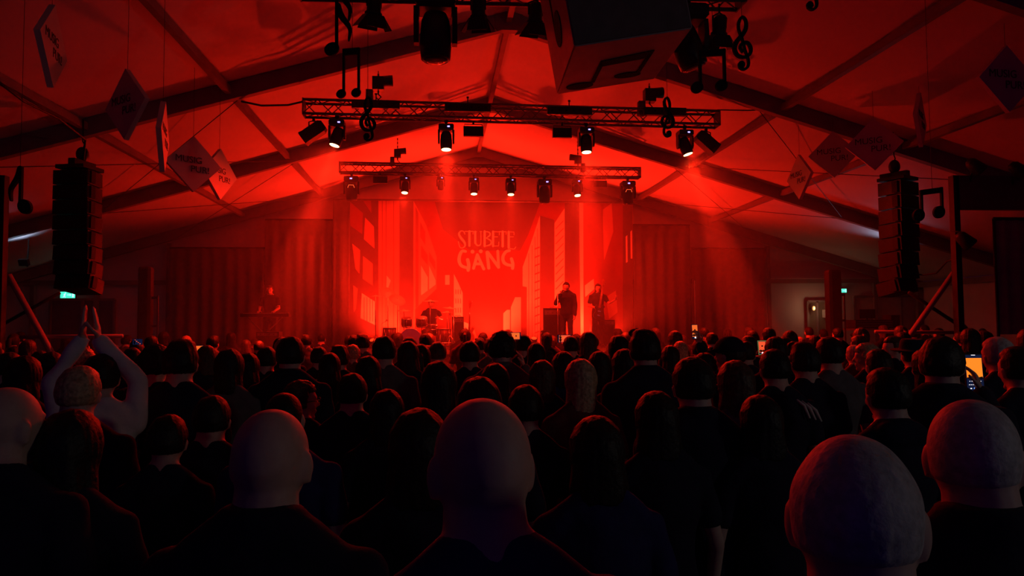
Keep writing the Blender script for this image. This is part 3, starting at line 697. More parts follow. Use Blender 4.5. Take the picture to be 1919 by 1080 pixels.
# doors in the gable wall
def gdoor(n, x0, x1, ytop, m, frame=M_alu):
    a, b = at(x0, ytop, 22.98), at(x1, ytop, 22.98)
    mb = MB(); mb.box(((a.x+b.x)/2, 23.02, a.z/2), (b.x-a.x, .06, a.z)); o = struct(mb.build('door_%d' % n, m))
    mb = MB(); cx = (a.x+b.x)/2
    for x in (a.x, b.x, cx): mb.box((x, 22.97, a.z/2), (.07, .06, a.z))
    mb.box((cx, 22.97, a.z), (b.x-a.x, .06, .07)); mb.build('door_frame', frame, o)
gdoor(1, 95, 215, 562, mat('dusky_blue_door_glass', (.10, .11, .16), .3))  # bluish tone stands in for outside light in the door opening
gdoor(2, 1513, 1548, 565, mat('pale_door_glass', (.16, .15, .12), .3))
gdoor(3, 1600, 1775, 556, mat('beige_door_sheet', (.42, .38, .30), .7))
# bits on the walls
for px, py, lb in ((1546, 588, 'small white notice on the door by the exit sign'),):
    mb = MB(); p = at(px, py, 22.9); mb.box(p, (.18, .01, .26)); tag(mb.build('paper_notice', M_cwhite), lb, 'notice')
p = at(1525, 578, 22.7); mb = MB(); t = thing('wall_lamp', 'small warm wall lamp left of the red-lit column', 'lamp', p)
mb.ell((0, 0, 0), (.05, .05, .08)); mb.build('bulb', mat('warm_bulb', (.8, .6, .3), .4, emit=(1, .5, .15), es=.5), t)
mb = MB(); mb.cyl((0, .02, 0), (0, .38, .0), .015); mb.build('bracket', M_black, t)
ld = bpy.data.lights.new('warm_lamp', 'POINT'); ld.energy = 5; ld.color = (1, .5, .25); ld.shadow_soft_size = .06; lo = bpy.data.objects.new('warm_lamp', ld); COL.objects.link(lo); lo.parent = t; lo.location = (0, -.12, 0)  # point light added to brighten the dark door zone
# control rack on table, right
def table_rack():
    a = at(1592, 616, 16.2); b = at(1680, 616, 16.2); W = b.x-a.x
    t = thing('folding_table', 'side table beside the stage carrying the equipment rack', 'table', ((a.x+b.x)/2, 16.2, 0))
    mb = MB(); mb.box((0, 0, a.z-.02), (W, .6, .04)); mb.build('tabletop', mat('grey_tabletop', (.3, .27, .26), .5), t)
    for x in (-W/2+.04, W/2-.04):
        for y in (-.26, .26): mb = MB(); mb.cyl((x, y, 0), (x, y, a.z-.04), .018); mb.build('leg', M_truss, t)
    cx = (a.x+b.x)/2; z = a.z
    t = thing('equipment_rack', 'dark equipment rack with lit edges on the side table', 'rack', (cx-.1, 16.2, z+.002))
    mb = MB(); mb.box((0, 0, .10), (W*.8, .45, .20)); mb.build('case', M_plast, t)
    for i in range(3): mb = MB(); mb.box((0, -.235, .05+i*.055), (W*.74, .02, .035)); mb.build('rack_unit', M_truss, t)
    t2 = thing('monitor', 'dark flat monitor on top of the equipment rack', 'monitor', (cx-.14, 16.2, z+.204))
    mb = MB(); mb.box((0, 0, .14), (.40, .03, .22)); m = mb.build('screen', M_plast, t2); mb = MB(); mb.box((0, 0, .01), (.2, .15, .015)); mb.cyl((0, 0, 0), (0, 0, .06), .015); mb.build('stand', M_black, t2)
    t2 = thing('flight_case', 'small black case on the right end of the side table', 'case', (b.x-.12, 16.2, z+.002)); mb = MB(); mb.box((0, 0, .16), (.24, .3, .3)); mb.build('body', M_plast, t2)
    for s in (-1, 1): mb = MB(); mb.box((s*.11, -.155, .16), (.015, .012, .3)); mb.build('edge_trim', M_truss, t2)
table_rack()
# work lamps that wash the outer roof bays cool grey
def work_lamp(px, py, Y, aim, label):
    p = at(px, py, Y); t = thing('work_lamp', label, 'lamp', p)
    mb = MB(); mb.box((0, 0, 0), (.22, .10, .16), Matrix.Rotation(.4, 3, 'X')); mb.build('housing', M_plast, t)
    mb = MB(); mb.tube([(0, .03, -.05), (0, .16, -.10), (0, .18, roofz(p.x)-p.z+.02)], .015); mb.build('arm', M_black, t)
    add_spot(t, Vector((0, -.08, .12)), aim, E_WORK, 2.2, 1, .1, (.55, .7, 1))
work_lamp(45, 492, 19.0, (-.2, -.5, 1), 'small lamp on an arm behind the left loudspeaker')
work_lamp(1668, 500, 19.0, (-.5, -.45, 1), 'small lamp hidden behind the right loudspeaker')

# ------------------------------------------------------------------ red floor lights added on stage to brighten roof and backdrop
def added_floor_par(x, y, aim, E, label, size=1.9):
    t = thing('added_floor_light', label, 'stage light', (x, y, ST_Z+.002), 0, 'added red floor lights at the back of the stage')
    a = Vector(aim).normalized()
    mb = MB(); mb.tube([(-.11, 0, .14), (-.11, 0, .01), (.11, 0, .01), (.11, 0, .14)], .012); mb.build('bracket', M_black, t)
    mb = MB(); mb.lathe([(.04, -.10), (.09, -.08), (.10, .10), (.095, .11)], (0, 0, .15), a); h = mb.build('housing', M_plast, t)
    mb = MB(); mb.lathe([(.085, .112), (.085, .116), (.03, .118)], (0, 0, .15), a); mb.build('lens', mat('red_lens', (.8, .1, .05), .3, emit=(1, .06, .01), es=1.2), h)
    add_spot(t, Vector((0, 0, .15))+a*.16, a, E, size, .8, .1)
for px, dx, lb in ((700, -.25, 'behind the drum kit'), (850, 0, 'left of backdrop centre'), (1000, 0, 'right of backdrop centre'), (1150, .25, 'by the bass player')):
    q = at(px, 600, 21.6); added_floor_par(q.x, 21.6, (dx, -.55, 1), E_UP, 'added red floor light at the back of the stage '+lb, 2.0)
for px, lb in ((740, 'back of stage behind the drums'), (920, 'middle of the stage'), (1100, 'back of stage behind the singer')):
    q = at(px, 600, 21.25); added_floor_par(q.x, 21.25, (0, .75, 1), E_BACK, 'added red floor light at the '+lb+' lighting the backdrop', 2.3)

# house lamp: dim white lamp high at the right behind the camera (bar side)
t = thing('house_lamp', 'dim white work lamp on a stand to the right behind the crowd', 'lamp', (7.2, -1.3, 3.2))
mb = MB(); mb.box((0, 0, 0), (.3, .2, .2)); mb.build('housing', M_plast, t)
mb = MB(); mb.cyl((0, 0, -.1), (0, 0, -3.2), .02)
for i in range(3): mb.cyl((0, 0, -2.6), (.45*math.cos(i*2.1), .45*math.sin(i*2.1), -3.19), .014)
mb.build('stand', M_black, t)
add_spot(t, Vector((-.2, .1, 0)), (-1, .5, -.20), E_HOUSE*10, 2.3, .6, .2, (1, .93, .8))

# haze
hz = bpy.data.materials.new('haze'); hz.use_nodes = True; nt = hz.node_tree; nt.nodes.clear()
vo = nt.nodes.new('ShaderNodeVolumeScatter'); vo.inputs['Density'].default_value = .020; vo.inputs['Anisotropy'].default_value = .05; vo.inputs['Color'].default_value = (.9, .9, .9, 1)
ou = nt.nodes.new('ShaderNodeOutputMaterial'); nt.links.new(vo.outputs[0], ou.inputs['Volume'])
mb = MB(); mb.box((AX, 17.2, 3.75), (17, 9.6, 6.3)); h = mb.build('stage_haze', hz); tag(h, 'thin smoke haze glowing red over the stage', 'haze', None, 'stuff')

#@@PEOPLE@@
# ------------------------------------------------------------------ people
def remeshed(mb, name, vox, smooth=3, disp=0.0, dsc=8.0):
    me = mb.mesh(name); o = bpy.data.objects.new('tmp', me); COL.objects.link(o)
    r = o.modifiers.new('r', 'REMESH'); r.mode = 'VOXEL'; r.voxel_size = vox; r.use_smooth_shade = True
    s = o.modifiers.new('s', 'SMOOTH'); s.iterations = smooth; s.factor = .5
    m2 = bpy.data.meshes.new_from_object(o.evaluated_get(bpy.context.evaluated_depsgraph_get())); m2.name = name
    bpy.data.objects.remove(o); bpy.data.meshes.remove(me)
    if disp:
        nn = [v.normal.copy() for v in m2.vertices]
        for v, q in zip(m2.vertices, nn): v.co += q*disp*noise.noise(v.co*dsc)
    for p in m2.polygons: p.use_smooth = True
    return m2
HC = Vector((0, .02, 1.635))          # head centre of a 1.75 m figure
def head_pts(mb, R, grow=0.0, crown=False, line=None, nz=0.0, seed=0):
    """deformed ellipsoid skull and jaw; with line(), only hair-covered zone rises above the skin"""
    n, m = 40, 26; rg = []
    for k in range(m+1):
        th = PI*k/m; row = []
        for t in range(n):
            ph = 2*PI*t/n
            x = math.sin(th)*math.cos(ph); y = math.sin(th)*math.sin(ph); z = -math.cos(th)
            X, Y, Z = x*.076, y*.098, z*.118
            if z < 0:
                X *= 1-.30*(-z)**1.6
                if y < 0: Y *= 1-.38*(-z)**1.3
                else: Y *= 1-.10*(-z)
            elif y < 0: Y *= 1.04
            if z > 0: X *= 1+.16*z; Y *= 1+.08*z
            v = Vector((X, Y, Z))
            if line:
                w = line(x, y, z); w = max(0, min(1, w)); g = -.010+w*(grow+.010)
                d = Vector((x, y, z)); v = v + d.normalized()*g
                if nz: v += d*nz*w*noise.noise(Vector((x, y, z))*5+Vector((seed, 0, 0)))
            row.append(HC + R @ v)
        rg.append(row)
    mb.sm = True; mb.rings(rg); mb.sm = False
def head(mb, yaw=0, pitch=0):
    R = Matrix.Rotation(yaw, 3, 'Z') @ Matrix.Rotation(pitch, 3, 'X'); P = lambda x, y, z: HC + R @ Vector((x, y, z))
    head_pts(mb, R)
    mb.cap(P(0, .088, .018), .008, P(0, .110, -.018), .012, 10)                         # nose
    for s in (-1, 1):
        mb.ell(P(s*.010, .100, -.024), (.008, .010, .007), R, 8, 6)
        mb.ell(P(s*.079, -.004, -.004), (.010, .022, .033), R @ Matrix.Rotation(s*-.35, 3, 'Z'), 10, 8)   # ear
        mb.ell(P(s*.079, .004, -.030), (.008, .012, .012), R, 8, 6)
        mb.ell(P(s*.032, .083, .012), (.014, .012, .009), R, 8, 6)                      # eye
        mb.cap(P(s*.016, .092, .030), .007, P(s*.048, .080, .031), .006, 8)             # brow
        mb.ell(P(s*.042, .062, -.022), (.022, .020, .018), R, 8, 6)                     # cheek
    mb.ell(P(0, .088, -.052), (.024, .013, .006), R, 10, 6); mb.ell(P(0, .087, -.062), (.021, .013, .007), R, 10, 6)   # lips
    mb.ell(P(0, .070, -.092), (.026, .022, .018), R, 10, 6)                             # chin
def hand(mb, w, d, pn, curl=.5, s=1):
    """w wrist, d direction of the palm, pn palm normal, s = thumb side"""
    w, d, pn = Vector(w), Vector(d).normalized(), Vector(pn); pn = (pn - d*pn.dot(d)).normalized(); sd = d.cross(pn)*s
    R = Matrix((sd, pn, d)).transposed()
    mb.ell(w + d*.048, (.042, .016, .052), R, 14, 8)
    for i, L in enumerate((.072, .080, .074, .058)):
        b = w + d*.085 + sd*(.031-.021*i); a1 = curl*.7; a2 = curl*1.7
        d1 = d*math.cos(a1)+pn*math.sin(a1); d2 = d*math.cos(a2)+pn*math.sin(a2)
        k = b+d1*L*.55; mb.cap(b, .0095, k, .0085, 8); mb.cap(k, .0085, k+d2*L*.5, .0075, 8)
    b = w + d*.025 + sd*.034; k = b + (d*.6+sd*.75+pn*.25).normalized()*.042
    mb.cap(b, .013, k, .010, 8); mb.cap(k, .010, k + (d*.85+sd*.25+pn*.45).normalized()*.034, .009, 8)
# pose = (elbow_r, wrist_r, handdir_r, elbow_l, wrist_l, handdir_l, palm normals, curl)
def V(*a): return Vector(a)
POSE = {
 'down':  dict(e=(V(.235, -.02, 1.13), V(-.235, -.02, 1.13)), w=(V(.235, .06, .88), V(-.235, .06, .88)), d=(V(0, .15, -1), V(0, .15, -1)), n=(V(-1, 0, 0), V(1, 0, 0)), c=.45),
 'fold':  dict(e=(V(.235, .00, 1.13), V(-.235, .00, 1.13)), w=(V(.06, .20, 1.10), V(-.06, .20, 1.02)), d=(V(-1, .1, .1), V(1, .1, .05)), n=(V(0, -1, 0), V(0, -1, 0)), c=.7),
 'phone': dict(e=(V(.25, .14, 1.27), V(-.22, .14, 1.25)), w=(V(.15, .34, 1.50), V(-.08, .32, 1.46)), d=(V(-.25, .12, 1), V(.5, .2, 1)), n=(V(-1, 0, .1), V(1, 0, .1)), c=.8),
 'high':  dict(e=(V(.27, .12, 1.60), V(-.235, -.02, 1.13)), w=(V(.23, .24, 1.84), V(-.235, .06, .88)), d=(V(-.05, .1, 1), V(0, .15, -1)), n=(V(-1, .1, 0), V(1, 0, 0)), c=.8),
 'clap':  dict(e=(V(.17, .03, 1.62), V(-.22, .05, 1.62)), w=(V(-.02, .05, 1.84), V(-.095, .06, 1.85)), d=(V(-.12, 0, 1), V(.06, 0, 1)), n=(V(-1, 0, 0), V(1, 0, 0)), c=.05),
 'keys':  dict(e=(V(.25, .03, 1.15), V(-.25, .03, 1.15)), w=(V(.20, .28, 1.07), V(-.20, .28, 1.07)), d=(V(0, 1, -.2), V(0, 1, -.2)), n=(V(0, 0, -1), V(0, 0, -1)), c=.5),
 'guitar': dict(e=(V(.26, .02, 1.15), V(-.30, .06, 1.20)), w=(V(.08, .22, 1.08), V(-.42, .26, 1.30)), d=(V(-.8, .2, -.3), V(-.3, .1, .7)), n=(V(0, -1, 0), V(.5, -1, 0)), c=.8),
 'mic':   dict(e=(V(.27, .08, 1.20), V(-.235, -.02, 1.13)), w=(V(.09, .24, 1.46), V(-.235, .06, .88)), d=(V(-.3, .1, .8), V(0, .15, -1)), n=(V(-1, .2, 0), V(1, 0, 0)), c=.9),
 'sit':   dict(e=(V(.30, .10, 1.20), V(-.30, .12, 1.22)), w=(V(.22, .36, 1.16), V(-.20, .36, 1.25)), d=(V(-.2, 1, .1), V(.2, 1, .2)), n=(V(0, 0, -1), V(0, 0, -1)), c=1.0),
}
def torso_r(mb, W, g=0.0, top=1.50, z0=.80):
    prof = [(.80, .135*W, .100), (.92, .165*W, .120), (1.02, .150*W, .110), (1.12, .142*W, .100), (1.25, .160*W, .110), (1.36, .178*W, .115), (1.43, .160*W, .095), (1.48, .105*W, .075), (1.52, .065, .062)]
    n = 24
    rg = [[Vector(((rx+g)*math.cos(2*PI*t/n), (ry+g)*math.sin(2*PI*t/n)-.01, z)) for t in range(n)] for z, rx, ry in prof if z0 <= z <= top]
    mb.sm = True; mb.rings(rg); mb.sm = False
BODY = {}
def legs_sit(mb, g, top=False):
    for s in (-1, 1):
        hp, kn, an = V(s*.10, 0, .88), V(s*.19, .42, .86), V(s*.19, .40, .44)
        mb.cap(hp, .085+g, kn, .060+g); mb.cap(kn, .058+g, an, .042+g)
        if not top: mb.cap(V(s*.19, .38, .42), .04, V(s*.20, .54, .405), .034)
def body(sex, pose, yaw, pitch, hi):
    key = (sex, pose, yaw, pitch, hi)
    if key in BODY: return BODY[key]
    W = 1.0 if sex == 'm' else .88; vox = .0065 if hi else .009
    mb = MB(); head(mb, yaw, pitch)
    mb.cap(V(0, -.018, 1.46), .076*W, V(0, .002, 1.60), .064*W); torso_r(mb, W, 0)
    for s in (-1, 1): mb.cap(V(s*.125*W, -.02, 1.445), .045, V(s*.030, -.025, 1.525), .048*W)
    mb.cap(V(-.15*W, -.01, 1.415), .056, V(.15*W, -.01, 1.415), .056)
    mb.cap(V(-.09, -.02, 1.46), .035, V(.09, -.02, 1.46), .035)
    ps = POSE[pose]
    for i, s in ((0, 1), (1, -1)):
        sh = V(s*.188*W, -.01, 1.405); e, w = ps['e'][i].copy(), ps['w'][i].copy()
        mb.cap(sh, .052*W, e, .038*W); mb.cap(e, .038*W, w, .026)
        hand(mb, w, ps['d'][i], ps['n'][i], ps['c'], s if pose != 'x' else -s)
        if pose == 'sit': continue
        mb.cap(V(s*.088, 0, .90), .085, V(s*.10, .012, .50), .058); mb.cap(V(s*.10, .012, .50), .055, V(s*.105, -.012, .09), .036)
        mb.cap(V(s*.105, -.035, .045), .038, V(s*.115, .13, .032), .030)
    if pose == 'sit': legs_sit(mb, 0)
    BODY[key] = remeshed(mb, 'body', vox, 2); return BODY[key]
CL = {}
def shirt(sex, pose, style, hi):
    key = ('s', sex, pose, style, hi)
    if key in CL: return CL[key]
    W = 1.0 if sex == 'm' else .88; mb = MB(); g = .022 if style == 'jacket' else .014
    torso_r(mb, W, g, 1.49, .80); mb.cap(V(-.155*W, -.01, 1.41), .056+g, V(.155*W, -.01, 1.41), .056+g)
    for s in (-1, 1): mb.cap(V(s*.130*W, -.02, 1.442), .045+g, V(s*.030, -.028, 1.508), .046*W+g)
    mb.cap(V(0, -.020, 1.40), .076*W+g, V(0, -.018, 1.468), .076*W+g*.8)
    if style == 'hood':
        mb.ell(V(0, -.07, 1.49), (.115, .065, .07))
    if style == 'jacket': mb.lathe([(.085, 0), (.088, .04), (.082, .06)], V(0, -.018, 1.50), (0, .1, 1))
    ps = POSE[pose]
    for i, s in ((0, 1), (1, -1)):
        sh = V(s*.188*W, -.01, 1.405); e, w = ps['e'][i], ps['w'][i]
        if style == 'tee': mb.cap(sh, .052*W+g, sh.lerp(e, .6), .046*W+g)
        else: mb.cap(sh, .052*W+g, e, .040*W+g); mb.cap(e, .040*W+g, e.lerp(w, .93), .028+g*.8)
    CL[key] = remeshed(mb, 'jacket' if style == 'jacket' else 'shirt', .012, 2, .012, 9); return CL[key]
def trousers(sex, sit=False):
    key = ('t', sex, sit)
    if key in CL: return CL[key]
    mb = MB(); W = 1.0 if sex == 'm' else .92; n = 20; mb.sm = True
    mb.rings([[Vector(((rx*W+.012)*math.cos(2*PI*t/n), (ry+.012)*math.sin(2*PI*t/n)-.01, z)) for t in range(n)] for z, rx, ry in ((.80, .145, .105), (.90, .165, .12), (.98, .160, .115))]); mb.sm = False
    if sit: legs_sit(mb, .014, True)
    else:
        for s in (-1, 1): mb.cap(V(s*.09, 0, .86), .096, V(s*.10, .012, .50), .070); mb.cap(V(s*.10, .012, .50), .070, V(s*.105, -.012, .12), .058)
    CL[key] = remeshed(mb, 'trousers', .014, 2, .010, 8); return CL[key]
def shoe(s, sit=False):
    key = ('shoe', s, sit)
    if key in CL: return CL[key]
    mb = MB(); o = V(s*.085, .41, .385) if sit else V(0, 0, 0)
    mb.cap(o+V(s*.105, -.045, .050), .048, o+V(s*.115, .14, .038), .037); mb.box(o+V(s*.11, .045, .012), (.088, .26, .022))
    CL[key] = remeshed(mb, 'shoe', .010, 2); return CL[key]
def ss(a, b, x): t = max(0, min(1, (x-a)/(b-a))); return t*t*(3-2*t)
def hl_short(x, y, z):
    if y > .25: return ss(.45, .62, z)
    return ss(-.42, -.28, z) * (1 if y < -.1 else ss(-.05, .15, z+.0))
def hl_fringe(x, y, z):                       # thin on the crown, fuller round the sides and back
    return hl_short(x, y, z)*(1-.36*ss(.25, .75, z))
HAIR = {}
def hair(style, hi):
    key = (style, hi)
    if key in HAIR: return HAIR[key]
    mb = MB(); I = Matrix.Identity(3); vox = .006 if hi else .009; disp, ds = .008, 28
    R = I
    if style == 'buzz': head_pts(mb, R, .004, line=hl_short); disp = 0
    elif style == 'fringe': head_pts(mb, R, .006, line=hl_fringe); disp = .002
    elif style == 'crop': head_pts(mb, R, .014, line=hl_short, nz=.006); disp = .005
    elif style == 'flat':                     # square tall cut
        head_pts(mb, R, .017, line=hl_short, nz=.006, seed=3)
        mb.ell(HC+V(0, .015, .105), (.070, .080, .036)); mb.ell(HC+V(-.03, .06, .115), (.05, .04, .028)); disp = .008
    elif style == 'curly':
        rr = random.Random(5); head_pts(mb, R, .018, line=hl_short, nz=.010)
        for i in range(90):
            th = rr.uniform(0, 2*PI); z = rr.uniform(-.15, 1); q = math.sqrt(1-z*z)
            if math.sin(th)*q > .3 and z < .5: continue
            mb.ell(HC+V(.085*q*math.cos(th), .105*q*math.sin(th)-.003, .122*z), (.018, .018, .018), None, 6, 4)
    else:
        head_pts(mb, R, .016, line=lambda x, y, z: ss(.40, .58, z) if y > .35 else ss(-.7, -.55, z) if y < .1 else ss(-.1, .15, z) if y > .25 else 1, nz=.006)
        L = {'long': .34, 'bob': .17, 'pony': .0, 'bun': 0, 'verylong': .44}[style]
        if L:
            n = 22; rg = []
            for k in range(12):
                f = k/11; z = .02 - f*L
                rx = .082+.030*f - .045*max(0, f-.75)*4*(f-.5); ry = .072-.022*f
                rg.append([HC + V(rx*math.cos(2*PI*t/n)*(1 if math.sin(2*PI*t/n) < 0 else 1.0), -.045 - .015*f + ry*math.sin(2*PI*t/n) + (.03 if abs(math.cos(2*PI*t/n)) > .8 else 0), z+.012*math.sin(t*2.1)*f) for t in range(n)])
            mb.sm = True; mb.rings(rg[::-1]); mb.sm = False
        if style == 'pony':
            mb.tube([HC+V(0, -.10, .05), HC+V(0, -.145, .03), HC+V(0, -.15, -.06), HC+V(0, -.13, -.17), HC+V(.01, -.12, -.25)], [.022, .028, .034, .028, .008], 12)
        if style == 'bun': mb.ell(HC+V(0, -.07, .125), (.048, .048, .042))
        disp = .007
    me = remeshed(mb, 'hair', vox, 2 if style != 'curly' else 1)
    if disp:                                   # strand grooves, finer around than along
        nn = [v.normal.copy() for v in me.vertices]
        for v, q in zip(me.vertices, nn):
            d = v.co-HC; a = math.atan2(d.y, d.x)
            v.co += q*disp*.45*(noise.noise(Vector((a*7, d.z*3, 0))) + .6*noise.noise(Vector((a*24, d.z*4, 3)))) if style != 'curly' else q*.006*noise.noise(v.co*70)
    me.transform(Matrix.Translation(-HC)); HAIR[key] = me; return me
def cap_mesh():
    if 'cap' in CL: return CL['cap']
    mb = MB(); head_pts(mb, Matrix.Identity(3), .022, line=lambda x, y, z: ss(.12, .30, z))
    mb.sm = False; n = 14
    top = [HC+V(.082*math.cos(PI*t/n), .085+.085*math.sin(PI*t/n), .048-.02*math.sin(PI*t/n)) for t in range(n+1)]
    mb.rings([[p for p in top], [p+V(0, 0, -.008) for p in top]])
    me = remeshed(mb, 'cap', .007, 2); me.transform(Matrix.Translation(-HC)); CL['cap'] = me; return me
def hat_mesh():
    if 'hat' in CL: return CL['hat']
    mb = MB(); mb.lathe([(.10, .045), (.165, .048), (.172, .056), (.165, .062), (.102, .066), (.094, .13), (.080, .155), (.04, .150)], HC, (0, -.06, 1), 28)
    me = remeshed(mb, 'hat', .007, 2); me.transform(Matrix.Translation(-HC)); CL['hat'] = me; return me
HM = {'dark': M_hdark, 'brown': M_hbrown, 'blond': M_hblond, 'grey': M_hgrey}
CM = {'black': M_cblack, 'navy': M_cnavy, 'grey': M_cgrey, 'white': M_cwhite, 'red': M_cred}
def put(name, me, m, parent, label=None, loc=None, rot=None):
    if not me.materials: me.materials.append(m)
    o = bpy.data.objects.new(name, me); COL.objects.link(o); o.parent = parent
    o.material_slots[0].link = 'OBJECT'; o.material_slots[0].material = m
    if loc is not None: o.location = loc
    if rot is not None: o.rotation_euler = rot
    if label: o['label'] = label
    return o
PEOPLE = []
def person(loc, h, label, sex='m', hs='crop', hc='dark', top='black', style='tee', pose='down', rz=0, yaw=0, pitch=0, hi=False, extra=None, group=None):
    t = thing('person', label, 'person', loc, rz, group); k = h/1.75; t.scale = (k, k, k)
    put('body', body(sex, pose, yaw, pitch, hi), M_skin, t)
    o = put('jacket' if style == 'jacket' else 'shirt', shirt(sex, pose, style, hi), CM[top], t)
    sit = pose == 'sit'
    put('trousers', trousers(sex, sit), M_jean if top != 'navy' else M_cblack, t)
    for s in (-1, 1): put('shoe', shoe(s, sit), M_shoe, t)
    rot = (Matrix.Rotation(yaw, 3, 'Z') @ Matrix.Rotation(pitch, 3, 'X')).to_euler()
    if hs != 'bald': put('hair', hair(hs, hi), HM[hc], t, None, HC, rot)
    if extra == 'cap': put('cap', cap_mesh(), M_cblack, t, None, HC, rot)
    if extra == 'backcap': put('cap', cap_mesh(), M_cblack, t, None, HC, (Matrix.Rotation(yaw+PI, 3, 'Z')).to_euler())
    if extra == 'hat': put('hat', hat_mesh(), M_cblack, t, None, HC, rot)
    if extra == 'glasses':
        R = Matrix.Rotation(yaw, 3, 'Z'); mb = MB()
        for s in (-1, 1):
            mb.tube([HC + R @ V(s*.033+.024*math.cos(a*PI/6), .106, .012+.018*math.sin(a*PI/6)) for a in range(13)], .0025, 6)
            mb.tube([HC + R @ V(s*.057, .105, .015), HC + R @ V(s*.082, .05, .012), HC + R @ V(s*.086, -.01, .008)], .0025, 6)
        mb.tube([HC + R @ V(-.010, .108, .014), HC + R @ V(.010, .108, .014)], .0025, 6); mb.build('glasses', M_black, t)
    PEOPLE.append((t.location.x, t.location.y, h, label))
    return t
def seen(px, ytop, d, label, feet=0, **kw):
    """stand a person so that the crown of the head is at px,top and d metres away along the view"""
    p = atd(px, ytop, d); ex = {'flat': .035, 'curly': .02, 'bun': .05}.get(kw.get('hs', 'crop'), .014)
    if kw.get('extra') in ('cap', 'backcap'): ex = .024
    if kw.get('extra') == 'hat': ex = .045
    if kw.get('hs') == 'bald': ex = 0
    h = p.z*1.75/(1.75+ex); k = h/1.75; rz = kw.get('rz', 0)
    off = Matrix.Rotation(rz, 3, 'Z') @ (V(0, .02, 0)*k)
    return person((p.x-off.x, p.y-off.y, feet), h, label, **kw)
def phone(loc, rz, label, W=.074, H=.15, land=False, scr=None, tilt=-.15, group=None):
    t = thing('mobile_phone', label, 'phone', loc); t.rotation_euler = (tilt, PI/2 if land else 0, rz)
    mb = MB(); mb.box((0, 0, 0), (W, .009, H)); mb.build('case', M_plast, t)
    mb = MB(); mb.box((0, -.0052, 0), (W*.92, .001, H*.94)); s = mb.build('screen', scr or M_glow_dark, t)
    return t, s
